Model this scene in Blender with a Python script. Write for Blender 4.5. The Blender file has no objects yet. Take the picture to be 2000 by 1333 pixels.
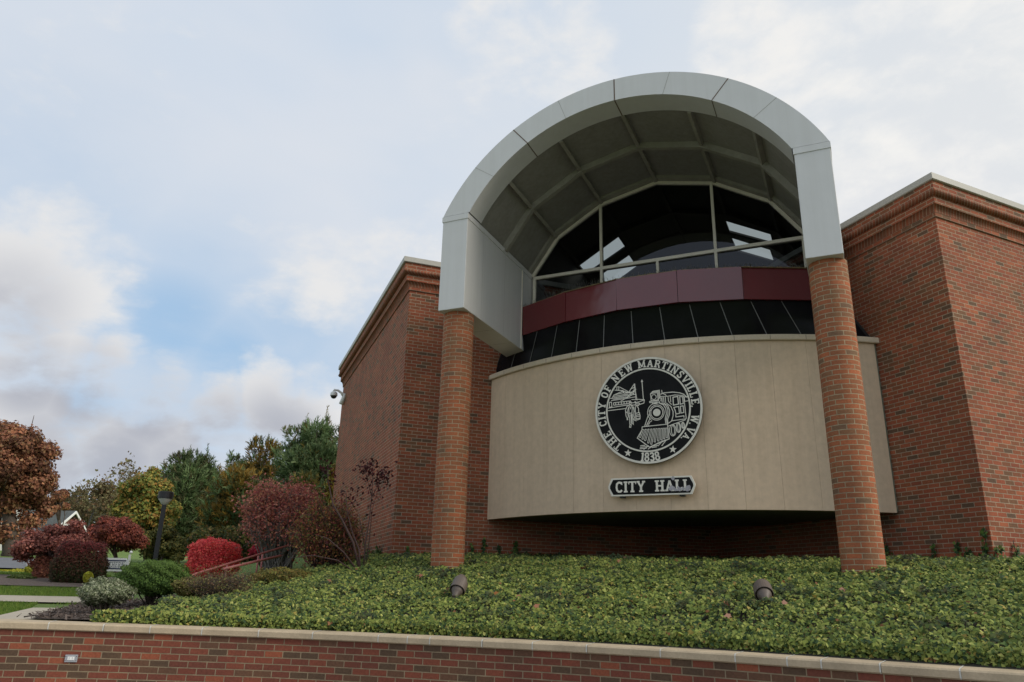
import bpy, bmesh, math, random
import numpy as np
from mathutils import Vector, Matrix
random.seed(7); RNG = np.random.default_rng(11)
SC = bpy.context.scene; COL = SC.collection
PI = math.pi
# ------------------------------------------------------------------ camera (eye at the origin, z up)
FPX = 1466.3
YAW, PITCH, ROLL = map(math.radians, (20.589, 18.427, 1.357))
FW = np.array([math.sin(YAW)*math.cos(PITCH), math.cos(YAW)*math.cos(PITCH), math.sin(PITCH)])
_r = np.array([math.cos(YAW), -math.sin(YAW), 0.0]); _u = np.cross(_r, FW)
CR = _r*math.cos(ROLL)+_u*math.sin(ROLL); CU = -_r*math.sin(ROLL)+_u*math.cos(ROLL)
cam_d = bpy.data.cameras.new('camera'); cam = bpy.data.objects.new('camera', cam_d); COL.objects.link(cam)
cam_d.sensor_width = 36; cam_d.lens = FPX*36/2000; cam_d.clip_end = 3000; cam_d.clip_start = .05
cam.matrix_world = Matrix([[CR[0], CU[0], -FW[0], 0], [CR[1], CU[1], -FW[1], 0], [CR[2], CU[2], -FW[2], 0], [0, 0, 0, 1]])
SC.camera = cam

def ray(px, py):
    return (FW*FPX + CR*(px-1000) - CU*(py-666.5))/FPX
def onz(px, py, z):
    d = ray(px, py); return d*z/d[2]
def at(px, py, dist):                       # survey point: bearing and elevation of (px, py), horizontal distance dist
    d = ray(px, py); return d*dist/math.hypot(d[0], d[1])

# ------------------------------------------------------------------ building frame: s along the entrance, t into it
M0 = np.array([5.56, 9.735, 0.0]); SV = np.array([1, -1, 0])/2**.5; TV = np.array([1, 1, 0])/2**.5
def W(s, t, z): return M0+SV*s+TV*t+np.array([0, 0, z])
def toST(x, y):
    return ((x-M0[0])-(y-M0[1]))/2**.5, ((x-M0[0])+(y-M0[1]))/2**.5

# retaining wall line (front top edge of its cap)
_wx = [0, 200, 400, 560, 728, 1000, 1145, 1400, 1540, 1800, 2000]
_wy = [1212.5, 1219.5, 1227, 1233, 1240, 1252.5, 1259.5, 1274.5, 1284, 1301.5, 1315]
_wz = [-.42, -.445, -.465, -.48, -.485, -.487, -.487, -.487, -.487, -.487, -.487]
WP = [onz(a, b, z) for a, b, z in zip(_wx, _wy, _wz)]
WP = [WP[0]+(WP[0]-WP[1])*8, WP[0]+(WP[0]-WP[1])*2.5]+WP+[WP[-1]+(WP[-1]-WP[-2])*3, WP[-1]+(WP[-1]-WP[-2])*12]
WP[0][2] = WP[1][2] = -.42; WP[-1][2] = WP[-2][2] = -.487
WP = np.array(WP)
# smooth resample by arc length
_L = np.concatenate([[0], np.cumsum(np.hypot(*(np.diff(WP[:, :2], axis=0).T)))])
def _sm(L):
    out = np.zeros(3)
    for k, wgt in zip(np.linspace(-.7, .7, 9), (1, 2, 3, 4, 4, 4, 3, 2, 1)):
        q = np.array([np.interp(L+k, _L, WP[:, i]) for i in range(3)]); out += q*wgt
    return out/24
WL = np.linspace(.8, _L[-1]-.8, 240); WC = np.array([_sm(l) for l in WL])
_ws, _wt = toST(WC[:, 0], WC[:, 1])
def tw(s): return np.interp(s, _ws, _wt)
def zw(s): return np.interp(s, _ws, WC[:, 2])
def sstep(a, b, x):
    q = np.clip((x-a)/(b-a), 0, 1); return q*q*(3-2*q)
def G(x, y):
    x = np.asarray(x, float); y = np.asarray(y, float)
    s, t = toST(x, y); u = t-tw(s)
    m = sstep(-2.3, 4.2, x)
    ramp = np.sin(np.clip(u/6.0, 0, 1)*PI/2)
    d = np.hypot(x, y)
    z = zw(s)-.07+.98*m*ramp + .055*np.clip(d-14, 0, 140)
    return z
def hit(px, py, d0=5, d1=140):
    r = ray(px, py); h = math.hypot(r[0], r[1]); d = d0
    while d < d1:
        p = r*d/h
        if p[2] <= G(p[0], p[1]): return p
        d += .05
    return r*d1/h
def foot(px, dist):                         # point on the ground at that bearing and distance
    p = at(px, 1130, dist); return np.array([p[0], p[1], float(G(p[0], p[1]))])

# ------------------------------------------------------------------ materials
def nmat(name):
    m = bpy.data.materials.new(name); m.use_nodes = True; nt = m.node_tree
    for n in list(nt.nodes): nt.nodes.remove(n)
    o = nt.nodes.new('ShaderNodeOutputMaterial'); b = nt.nodes.new('ShaderNodeBsdfPrincipled')
    nt.links.new(b.outputs[0], o.inputs[0]); return m, nt, b
def N(nt, typ, **kw):
    n = nt.nodes.new(typ)
    for k, v in kw.items(): setattr(n, k, v)
    return n
def ramp(nt, stops, interp='LINEAR'):
    r = nt.nodes.new('ShaderNodeValToRGB'); r.color_ramp.interpolation = interp
    e = r.color_ramp.elements
    while len(e) < len(stops): e.new(.5)
    for el, (p, c) in zip(e, stops):
        el.position = p; el.color = (*c, 1) if len(c) == 3 else c
    return r
def mixc(nt, a, b, fac, mode='MIX'):
    m = nt.nodes.new('ShaderNodeMix'); m.data_type = 'RGBA'; m.blend_type = mode
    for sock, v in ((m.inputs[0], fac), (m.inputs[6], a), (m.inputs[7], b)):
        if isinstance(v, (int, float)): sock.default_value = v
        elif isinstance(v, tuple): sock.default_value = (*v, 1)
        else: nt.links.new(v, sock)
    return m.outputs[2]
def noise(nt, vec, scale, detail=4, rough=.6):
    n = nt.nodes.new('ShaderNodeTexNoise'); n.inputs['Scale'].default_value = scale
    n.inputs['Detail'].default_value = detail; n.inputs['Roughness'].default_value = rough
    if vec is not None: nt.links.new(vec, n.inputs['Vector'])
    return n
def mapping(nt, src, scale=(1, 1, 1), loc=(0, 0, 0)):
    mp = nt.nodes.new('ShaderNodeMapping'); mp.inputs['Scale'].default_value = scale; mp.inputs['Location'].default_value = loc
    nt.links.new(src, mp.inputs[0]); return mp.outputs[0]
def bump(nt, b, h, strength, dist):
    bp = nt.nodes.new('ShaderNodeBump'); bp.inputs['Strength'].default_value = strength; bp.inputs['Distance'].default_value = dist
    nt.links.new(h, bp.inputs['Height']); nt.links.new(bp.outputs[0], b.inputs['Normal']); return bp

def brick_mat(name, bw=.2032, rh=.0677, ms=.0060, stops=None, mortar=(.43, .33, .235), off=.5, rough=.85, darken=1.0, stain=None):
    m, nt, b = nmat(name)
    uv = N(nt, 'ShaderNodeTexCoord').outputs['UV']
    br = N(nt, 'ShaderNodeTexBrick'); br.offset = off; br.squash = 1
    nt.links.new(uv, br.inputs['Vector'])
    for k, v in (('Color1', (0, 0, 0, 1)), ('Color2', (1, 1, 1, 1)), ('Mortar', (.5, .5, .5, 1)), ('Scale', 1), ('Mortar Size', ms), ('Mortar Smooth', .15), ('Bias', 0), ('Brick Width', bw), ('Row Height', rh)):
        br.inputs[k].default_value = v
    stops = stops or [(0, (.135, .080, .050)), (.05, (.185, .092, .050)), (.12, (.24, .090, .046)), (.30, (.275, .088, .042)), (.52, (.30, .086, .044)), (.72, (.33, .098, .050)), (.86, (.25, .074, .040)), (.95, (.37, .115, .055))]
    rp = ramp(nt, [(p, tuple(q*darken for q in c)) for p, c in stops], 'CONSTANT'); nt.links.new(br.outputs['Color'], rp.inputs[0])
    n1 = noise(nt, uv, 38, 5, .7); n2 = noise(nt, uv, 1.3, 3)
    c = mixc(nt, rp.outputs[0], (.35, .12, .06), .0)
    r1 = ramp(nt, [(.3, (.72, .72, .72)), (.7, (1.25, 1.22, 1.2))]); nt.links.new(n1.outputs[0], r1.inputs[0])
    c = mixc(nt, rp.outputs[0], r1.outputs[0], .8, 'MULTIPLY')
    r2 = ramp(nt, [(.3, (.82, .83, .85)), (.7, (1.12, 1.1, 1.05))]); nt.links.new(n2.outputs[0], r2.inputs[0])
    nm = noise(nt, uv, 9, 3)
    rm = ramp(nt, [(.35, tuple(q*.72 for q in mortar)), (.65, mortar)]); nt.links.new(nm.outputs[0], rm.inputs[0])
    c = mixc(nt, c, rm.outputs[0], br.outputs['Fac'])
    c = mixc(nt, c, r2.outputs[0], 1.0, 'MULTIPLY')
    if stain:
        sp = N(nt, 'ShaderNodeSeparateXYZ'); nt.links.new(uv, sp.inputs[0])
        ns = noise(nt, mapping(nt, uv, (3.2, .5, 1)), 1.4, 4)
        sr = ramp(nt, [(.55, (0, 0, 0)), (.75, (1, 1, 1))]); nt.links.new(ns.outputs[0], sr.inputs[0])
        c = mixc(nt, c, stain, sr.outputs[0], 'MIX') if False else mixc(nt, c, mixc(nt, c, stain, .22), sr.outputs[0])
    nt.links.new(c, b.inputs['Base Color']); b.inputs['Roughness'].default_value = rough
    b.inputs['Specular IOR Level'].default_value = .25
    inv = N(nt, 'ShaderNodeMath', operation='SUBTRACT'); inv.inputs[0].default_value = 1; nt.links.new(br.outputs['Fac'], inv.inputs[1])
    ad = N(nt, 'ShaderNodeMath', operation='MULTIPLY_ADD'); nt.links.new(n1.outputs[0], ad.inputs[0]); ad.inputs[1].default_value = .35; nt.links.new(inv.outputs[0], ad.inputs[2])
    bump(nt, b, ad.outputs[0], .8, .006)
    return m

def plain(name, col, rough=.6, var=.12, scale=6, metallic=0, spec=.5, streak=0, bmp=0, coat=0, coord='Object', streakcol=None, fine=True):
    m, nt, b = nmat(name)
    tc = N(nt, 'ShaderNodeTexCoord').outputs[coord]
    n = noise(nt, tc, scale, 5)
    r = ramp(nt, [(.25, tuple(c*(1-var) for c in col)), (.75, tuple(min(1, c*(1+var)) for c in col))]); nt.links.new(n.outputs[0], r.inputs[0])
    c = r.outputs[0]
    if streak:
        ns = noise(nt, mapping(nt, tc, (9, 9, .35)), 1.0, 5, .65)
        sr = ramp(nt, [(.36, streakcol or (.60, .58, .54)), (.60, (1, 1, 1))]); nt.links.new(ns.outputs[0], sr.inputs[0])
        c = mixc(nt, c, sr.outputs[0], streak, 'MULTIPLY')
    if fine:
        nf = noise(nt, tc, scale*14, 3); rf = ramp(nt, [(.3, (.9, .9, .9)), (.7, (1.06, 1.06, 1.06))]); nt.links.new(nf.outputs[0], rf.inputs[0])
        c = mixc(nt, c, rf.outputs[0], .8, 'MULTIPLY')
        if bmp: bump(nt, b, nf.outputs[0], bmp, .01)
    nt.links.new(c, b.inputs['Base Color']); b.inputs['Roughness'].default_value = rough; b.inputs['Metallic'].default_value = metallic
    b.inputs['Specular IOR Level'].default_value = spec; b.inputs['Coat Weight'].default_value = coat; b.inputs['Coat Roughness'].default_value = .12
    return m

def soft_dents(name, scale, dist):            # sheet metal is never quite flat
    m = MT[name]; nt = m.node_tree; b = [n for n in nt.nodes if n.type == 'BSDF_PRINCIPLED'][0]
    n = noise(nt, N(nt, 'ShaderNodeTexCoord').outputs['Object'], scale, 2); bump(nt, b, n.outputs[0], .5, dist)
def leaf_mat(name, trans=.25, rough=.55, spec=.3):
    m, nt, b = nmat(name)
    a = N(nt, 'ShaderNodeAttribute'); a.attribute_name = 'Col'
    nt.links.new(a.outputs['Color'], b.inputs['Base Color']); b.inputs['Roughness'].default_value = rough
    b.inputs['Specular IOR Level'].default_value = spec
    tr = N(nt, 'ShaderNodeBsdfTranslucent'); nt.links.new(a.outputs['Color'], tr.inputs[0])
    mx = N(nt, 'ShaderNodeMixShader'); mx.inputs[0].default_value = trans
    out = [n for n in nt.nodes if n.type == 'OUTPUT_MATERIAL'][0]
    nt.links.new(b.outputs[0], mx.inputs[1]); nt.links.new(tr.outputs[0], mx.inputs[2]); nt.links.new(mx.outputs[0], out.inputs[0])
    return m

MT = {}
MT['brick'] = brick_mat('wall_brick', stain=(.09, .065, .04))
MT['brick_pillar'] = brick_mat('pillar_brick', bw=.2057, stops=[(0, (.20, .115, .068)), (.05, (.26, .125, .065)), (.18, (.30, .115, .055)), (.45, (.33, .115, .054)), (.72, (.36, .122, .056)), (.92, (.41, .13, .058))], mortar=(.44, .34, .22), stain=(.15, .13, .05))
MT['rowlock'] = brick_mat('rowlock_brick', bw=.0677, rh=.30, ms=.0058, off=0, stops=[(0, (.20, .078, .044)), (.3, (.245, .084, .045)), (.6, (.28, .090, .047)), (.85, (.225, .080, .045))], mortar=(.38, .27, .19))
MT['brick_low'] = brick_mat('retaining_brick', stops=[(0, (.105, .066, .042)), (.12, (.135, .070, .043)), (.30, (.165, .056, .037)), (.55, (.19, .059, .038)), (.78, (.215, .066, .040)), (.95, (.28, .085, .045))], mortar=(.31, .235, .15), stain=(.07, .05, .035))
MT['stone'] = plain('limestone', (.685, .53, .37), .8, .04, .7, streak=.17, spec=.2)
MT['stone_cap'] = plain('coping_stone', (.62, .52, .385), .8, .08, 2.0, spec=.2)
MT['cap'] = plain('precast_cap', (.45, .36, .245), .85, .20, 3.5, spec=.2, bmp=.3)
MT['mortar'] = plain('white_mortar', (.55, .53, .47), .9, .1, 20)
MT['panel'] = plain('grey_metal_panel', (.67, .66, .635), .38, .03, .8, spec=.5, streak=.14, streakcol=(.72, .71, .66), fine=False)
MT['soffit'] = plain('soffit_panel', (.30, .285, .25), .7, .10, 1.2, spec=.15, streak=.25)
MT['rib'] = plain('canopy_rib', (.33, .31, .255), .55, .2, 4, spec=.3)
MT['seam'] = plain('rusty_sealant', (.15, .10, .07), .8, .3, 20)
MT['mullion'] = plain('mullion_metal', (.82, .75, .62), .45, .08, 3)
MT['metal_cope'] = plain('metal_coping', (.42, .40, .35), .45, .05, 2)
MT['red'] = plain('red_enamel_panel', (.135, .006, .010), .22, .12, .8, spec=.6, coat=.6, fine=False)
MT['dark'] = plain('dark_cavity', (.012, .012, .012), .8, .2, 3)
MT['room'] = plain('atrium_lining', (.02, .02, .02), .9, .2, 3)
MT['blackglass'] = plain('spandrel_glass', (.009, .009, .011), .22, .35, 2.2, spec=.13, fine=True)
MT['joint'] = plain('glazing_joint', (.20, .20, .20), .5, .2, 14)
MT['nest'] = plain('dry_grass_debris', (.26, .19, .10), .95, .4, 25, bmp=.6)
MT['spike'] = plain('spike_wire', (.22, .21, .19), .4, .1, 5, metallic=.6)
MT['black'] = plain('sign_black', (.012, .012, .012), .6, .5, 3, spec=.12)
MT['cream'] = plain('sign_cream', (.80, .76, .65), .6, .1, 8)
MT['flake'] = plain('grey_residue', (.42, .40, .42), .9, .2, 30)
MT['bronze'] = plain('brown_fixture_paint', (.115, .088, .070), .55, .12, 6)
MT['lampglass'] = plain('fixture_glass', (.10, .10, .11), .2, .1, 4)
MT['white'] = plain('white_paint', (.80, .80, .77), .5, .05, 5)
MT['greymetal'] = plain('grey_cast_metal', (.33, .34, .36), .4, .1, 12)
MT['dome'] = plain('smoked_dome', (.02, .02, .025), .12, .1, 5)
MT['rail'] = plain('faded_red_rail', (.36, .115, .10), .55, .15, 6)
MT['soil'] = plain('dark_soil', (.030, .026, .017), .95, .4, 9, bmp=.6)
MT['mulch'] = plain('bark_mulch', (.115, .085, .068), .95, .45, 30, bmp=1.0)
MT['concrete'] = plain('path_concrete', (.40, .35, .27), .9, .12, 2.5, bmp=.2)
MT['asphalt'] = plain('road_asphalt', (.14, .145, .155), .9, .12, 4, bmp=.2)
MT['pave'] = plain('low_pavement', (.28, .26, .23), .9, .12, 2)
MT['bark'] = plain('bark', (.085, .065, .050), .9, .3, 12, bmp=.8)
MT['bark_grey'] = plain('bark_grey', (.17, .155, .14), .9, .3, 12, bmp=.8)
MT['stem_red'] = plain('dark_red_stem', (.075, .042, .036), .8, .3, 12)
MT['roof'] = plain('roof_shingle', (.085, .095, .09), .9, .15, 6)
MT['postblack'] = plain('black_post', (.012, .012, .014), .5, .2, 5)
MT['lens'] = plain('lamp_lens', (.42, .42, .40), .4, .05, 5)
MT['navy'] = plain('navy_paint', (.02, .03, .09), .5, .1, 5)
MT['redtext'] = plain('red_paint', (.30, .03, .04), .5, .1, 5)
MT['leaf'] = leaf_mat('leaf', .32, .6, .15); MT['ivy'] = leaf_mat('ivy_leaf', .22, .6, .14); MT['needle'] = leaf_mat('needle', .25, .6, .2)
MT['stone_rock'] = plain('pale_rock', (.6, .5, .47), .9, .1, 10)
soft_dents('panel', 1.6, .018); soft_dents('red', 1.9, .05); soft_dents('blackglass', 1.4, .03)
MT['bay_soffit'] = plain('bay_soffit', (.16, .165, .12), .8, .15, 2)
# lawn
m, nt, b = nmat('lawn_grass'); tc = N(nt, 'ShaderNodeTexCoord').outputs['Object']
n1 = noise(nt, tc, 1.2, 5); n2 = noise(nt, mapping(nt, tc, (1, 1, .2)), 34, 4, .75)
r1 = ramp(nt, [(.3, (.105, .185, .030)), (.6, (.15, .225, .038)), (.8, (.20, .21, .055))]); nt.links.new(n1.outputs[0], r1.inputs[0])
r2 = ramp(nt, [(.3, (.55, .6, .5)), (.7, (1.35, 1.3, 1.3))]); nt.links.new(n2.outputs[0], r2.inputs[0])
c = mixc(nt, r1.outputs[0], r2.outputs[0], .9, 'MULTIPLY'); nt.links.new(c, b.inputs['Base Color']); b.inputs['Roughness'].default_value = .9
bump(nt, b, n2.outputs[0], 1, .05); MT['lawn'] = m
# tinted glass
m, nt, b = nmat('tinted_glass'); out = [n for n in nt.nodes if n.type == 'OUTPUT_MATERIAL'][0]; nt.nodes.remove(b)
tr = N(nt, 'ShaderNodeBsdfTransparent'); tr.inputs[0].default_value = (.34, .375, .37, 1)
gl = N(nt, 'ShaderNodeBsdfGlossy'); gl.inputs['Roughness'].default_value = .015; gl.inputs[0].default_value = (.9, .9, .95, 1)
fr = N(nt, 'ShaderNodeFresnel'); fr.inputs[0].default_value = 1.5
mx = N(nt, 'ShaderNodeMixShader'); nt.links.new(fr.outputs[0], mx.inputs[0]); nt.links.new(tr.outputs[0], mx.inputs[1]); nt.links.new(gl.outputs[0], mx.inputs[2]); nt.links.new(mx.outputs[0], out.inputs[0])
MT['glass'] = m

# ------------------------------------------------------------------ mesh helpers
def tagp(o, label=None, cat=None, group=None, kind=None):
    for k, v in (('label', label), ('category', cat), ('group', group), ('kind', kind)):
        if v: o[k] = v
    return o
def empty(name, loc=(0, 0, 0), rot=(0, 0, 0), label=None, cat=None, group=None):
    o = bpy.data.objects.new(name, None); COL.objects.link(o); o.location = tuple(loc); o.rotation_euler = rot; o.empty_display_size = .2
    return tagp(o, label, cat, group)
class MB:
    def __init__(s): s.v = []; s.f = []; s.uv = []; s.mi = []
    def face(s, pts, uvs=None, mi=0):
        k = len(s.v); s.v += [tuple(map(float, p)) for p in pts]; s.f.append(tuple(range(k, k+len(pts))))
        s.uv.append([tuple(map(float, q)) for q in uvs] if uvs else [(0., 0.)]*len(pts)); s.mi.append(mi)
    def prism(s, pts, vec, mi=0):           # closed prism from polygon pts extruded along vec
        pts = [np.array(p, float) for p in pts]; vec = np.array(vec, float); q = [p+vec for p in pts]; n = len(pts)
        s.face(pts[::-1], mi=mi); s.face(q, mi=mi)
        for i in range(n): j = (i+1) % n; s.face([pts[i], pts[j], q[j], q[i]], mi=mi)
    def box(s, lo, hi, fn=lambda a, b, c: (a, b, c), mi=0):
        (a, b, c), (d, e, f) = lo, hi
        P = [fn(*q) for q in ((a, b, c), (d, b, c), (d, e, c), (a, e, c), (a, b, f), (d, b, f), (d, e, f), (a, e, f))]
        for q in ((3, 2, 1, 0), (4, 5, 6, 7), (0, 1, 5, 4), (1, 2, 6, 5), (2, 3, 7, 6), (3, 0, 4, 7)): s.face([P[i] for i in q], mi=mi)
    def tube(s, pts, rad, n=8, cap=True, mi=0):
        pts = [np.array(p, float) for p in pts]
        rad = rad if hasattr(rad, '__len__') else [rad]*len(pts)
        k0 = len(s.v); prev = None
        for i, p in enumerate(pts):
            d = pts[min(i+1, len(pts)-1)]-pts[max(i-1, 0)]; d = d/(np.linalg.norm(d)+1e-9)
            a = np.array([0, 0, 1.]) if abs(d[2]) < .9 else np.array([1., 0, 0])
            if prev is not None: a = prev
            e1 = a-d*np.dot(a, d); e1 /= np.linalg.norm(e1)+1e-9; e2 = np.cross(d, e1); prev = e1
            for j in range(n):
                th = 2*PI*j/n; s.v.append(tuple(p+(e1*math.cos(th)+e2*math.sin(th))*rad[i]))
        for i in range(len(pts)-1):
            for j in range(n):
                a = k0+i*n+j; b_ = k0+i*n+(j+1) % n
                s.f.append((a, b_, b_+n, a+n)); s.uv.append([(0, 0)]*4); s.mi.append(mi)
        if cap:
            s.f.append(tuple(k0+j for j in range(n))[::-1]); s.uv.append([(0, 0)]*n); s.mi.append(mi)
            k = k0+(len(pts)-1)*n; s.f.append(tuple(k+j for j in range(n))); s.uv.append([(0, 0)]*n); s.mi.append(mi)
    def lathe(s, prof, n=24, fn=lambda p: p, mi=0):     # profile (r,z)
        k0 = len(s.v)
        for r, z in prof:
            for j in range(n):
                th = 2*PI*j/n; s.v.append(tuple(fn(np.array([r*math.cos(th), r*math.sin(th), z]))))
        for i in range(len(prof)-1):
            for j in range(n):
                a = k0+i*n+j; b_ = k0+i*n+(j+1) % n
                s.f.append((a, b_, b_+n, a+n)); s.uv.append([(0, 0)]*4); s.mi.append(mi)
    def build(s, name, mat, parent=None, smooth=False, bevel=0, weld=False):
        me = bpy.data.meshes.new(name); me.from_pydata(s.v, [], s.f); 
        uvl = me.uv_layers.new(name='UVMap'); flat = [c for f in s.uv for q in f for c in q]; uvl.data.foreach_set('uv', flat)
        mats = mat if isinstance(mat, (list, tuple)) else [mat]
        for q in mats: me.materials.append(MT[q])
        if len(mats) > 1: me.polygons.foreach_set('material_index', s.mi)
        if smooth: me.polygons.foreach_set('use_smooth', [True]*len(me.polygons))
        if weld or bevel:
            bm = bmesh.new(); bm.from_mesh(me); bmesh.ops.remove_doubles(bm, verts=bm.verts, dist=1e-5); bmesh.ops.recalc_face_normals(bm, faces=bm.faces); bm.to_mesh(me); bm.free()
        me.validate(); me.update()
        o = bpy.data.objects.new(name, me); COL.objects.link(o)
        if parent is not None:
            o.parent = parent
            o.matrix_parent_inverse = inv_world(parent)
        if bevel:
            bv = o.modifiers.new('bevel', 'BEVEL'); bv.width = bevel; bv.segments = 2; bv.limit_method = 'ANGLE'; bv.angle_limit = .6
        return o
def inv_world(p):
    m = Matrix.LocRotScale(p.location, p.rotation_euler, p.scale)
    # meshes are written in world coordinates, their parents sit at the base of the thing
    if p.parent is not None and p.type == 'MESH': m = Matrix.Identity(4)
    elif p.type == 'MESH': m = Matrix.Identity(4)
    return m.inverted()

def leaves(name, mat, pos, nrm, size, col, parent=None, shape='leaf', aspect=1.0, spin=None, mesh_name=None):
    n = len(pos); pos = np.asarray(pos, np.float32); nrm = np.asarray(nrm, np.float32)
    nrm = nrm/(np.linalg.norm(nrm, axis=1, keepdims=True)+1e-9)
    a = RNG.normal(size=(n, 3)).astype(np.float32) if spin is None else np.asarray(spin, np.float32)
    e1 = a-nrm*np.sum(a*nrm, 1, keepdims=True); e1 /= np.linalg.norm(e1, axis=1, keepdims=True)+1e-9
    e2 = np.cross(nrm, e1)
    T = {'leaf': [(-.5, 0, 0), (-.12, .3, .08), (.5, 0, 0), (-.12, -.3, .08)],
         'blade': [(-.5, -.06, 0), (-.5, .06, 0), (.5, .02, 0), (.5, -.02, 0)],
         'ivy3': [(-.38, 0, 0), (-.30, .22, 0), (-.12, .48, -.05), (.10, .20, .03), (.58, 0, -.07), (.10, -.20, .03), (-.12, -.48, -.05), (-.30, -.22, 0)],
         'ivy': [(-.32, 0, 0), (-.42, .26, -.02), (-.08, .27, .04), (-.02, .5, -.05), (.18, .2, .03), (.58, 0, -.08), (.18, -.2, .03), (-.02, -.5, -.05), (-.08, -.27, .04), (-.42, -.26, -.02)],
         'clump': [(-.5, -.1, 0), (-.25, .35, .1), (.1, .22, -.06), (.5, .3, .05), (.38, -.12, 0), (.05, -.4, .1)]}[shape]
    T = np.array(T, np.float32); k = len(T)
    sz = np.broadcast_to(np.asarray(size, np.float32), (n,))[:, None, None]
    V = pos[:, None, :]+sz*(T[None, :, 0:1]*e1[:, None, :]+aspect*T[None, :, 1:2]*e2[:, None, :]+T[None, :, 2:3]*nrm[:, None, :])
    me = bpy.data.meshes.new(mesh_name or name)
    me.vertices.add(n*k); me.vertices.foreach_set('co', V.astype(np.float32).ravel())
    me.loops.add(n*k); me.loops.foreach_set('vertex_index', np.arange(n*k, dtype=np.int32))
    me.polygons.add(n); me.polygons.foreach_set('loop_start', np.arange(0, n*k, k, dtype=np.int32)); me.polygons.foreach_set('loop_total', np.full(n, k, np.int32))
    me.update(calc_edges=True)
    ca = me.color_attributes.new('Col', 'FLOAT_COLOR', 'POINT')
    C4 = np.ones((n, k, 4), np.float32); C4[:, :, :3] = np.asarray(col, np.float32)[:, None, :]
    ca.data.foreach_set('color', C4.ravel())
    me.materials.append(MT[mat])
    o = bpy.data.objects.new(name, me); COL.objects.link(o)
    if parent is not None: o.parent = parent; o.matrix_parent_inverse = inv_world(parent)
    return o
def pick(pal, n, jit=.18, wts=None):
    pal = np.array(pal); i = RNG.choice(len(pal), n, p=wts)
    c = pal[i]*(1+RNG.normal(0, jit, (n, 1))); return np.clip(c, .002, 1)

# ================================================================== CITY HALL
ZTOP = 6.47
hall = empty('city_hall', (10.04, 14.15, .5), label='red brick city hall with grey arched canopy, round limestone front and two brick pillars', cat='building')
eps = math.radians(4.3)
A = np.array([3.05, 14.15]); Bc = np.array([10.04, 7.65]); Cc = np.array([10.04, 14.15])
FAR = np.array([3.05, 22.75]); RT = Bc+np.array([math.cos(eps), math.sin(eps)])*16
ZB, ZW = -1.0, 5.82
def wall_strip(mb, p, q, z0, z1, u0=0.0, mi=0):
    L = math.hypot(*(q-p)); mb.face([(*p, z0), (*q, z0), (*q, z1), (*p, z1)], [(u0, z0), (u0+L, z0), (u0+L, z1), (u0, z1)], mi)
    return u0+L
def profile_run(path, prof, k0, k1, normals):
    """mitred moulding: prof = [(outset,z,mat)], strips between points"""
    n = len(path); nn = []
    for i in range(n):
        a = normals[max(i-1, 0)]; b_ = normals[min(i, n-2)]
        m = a+b_; m = m/np.dot(m, m)*2 if i not in (0, n-1) else (normals[0] if i == 0 else normals[-1])
        nn.append(m)
    mb = {}
    u = 0
    for i in range(n-1):
        L = math.hypot(*(path[i+1]-path[i]))
        v = 0
        for (p0, z0, m_), (p1, z1, _) in zip(prof[:-1], prof[1:]):
            a, b_ = path[i], path[i+1]; dl = math.hypot(p1-p0, z1-z0)
            P = [(*(a+nn[i]*p0), z0), (*(b_+nn[i+1]*p0), z0), (*(b_+nn[i+1]*p1), z1), (*(a+nn[i]*p1), z1)]
            vv = (z0, z1) if m_ == 0 else (.05+v*0, .05+dl)
            vv = (z0, z0+dl) if m_ == 0 else (.03+.0, .03+dl)
            if i >= k0 and i < k1: mb.setdefault(m_, []).append((P, [(u, vv[0]), (u+L, vv[0]), (u+L, vv[1]), (u, vv[1])]))
            v += dl
        u += L
    return mb
path = [FAR, A, Cc, Bc, RT]
def outn(p, q): d = (q-p)/math.hypot(*(q-p)); return np.array([d[1], -d[0]])
nrm_ = [outn(path[i], path[i+1]) for i in range(4)]
rr = lambda c, z, r, a0, a1, m, k=5: [(c+r*math.cos(math.radians(a0+(a1-a0)*i/k)), z+r*math.sin(math.radians(a0+(a1-a0)*i/k)), m) for i in range(k+1)]
PROF = [(0, 5.82, 0), (.025, 5.82, 0), (.025, 5.888, 0), (.03, 5.888, 1)]
PROF += [(.03+.075*(1-math.cos(a)), 5.888+.10*math.sin(a), 1) for a in (.35, .7, 1.05, 1.35)]+[(.105, 5.990, 0), (.105, 6.125, 0), (.105, 6.125, 1)]
PROF += [(.105+.085*math.sin(a), 6.125+.055*(1-math.cos(a)), 1) for a in (.5, .9, 1.3, 1.57, 1.85, 2.25)]+[(.165, 6.225, 0), (.165, 6.36, 0)]
PROF2 = [(.155, 6.352, 0), (.192, 6.352, 0), (.205, 6.362, 0), (.205, 6.465, 0), (.19, 6.475, 0), (-.3, 6.455, 0)]
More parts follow.
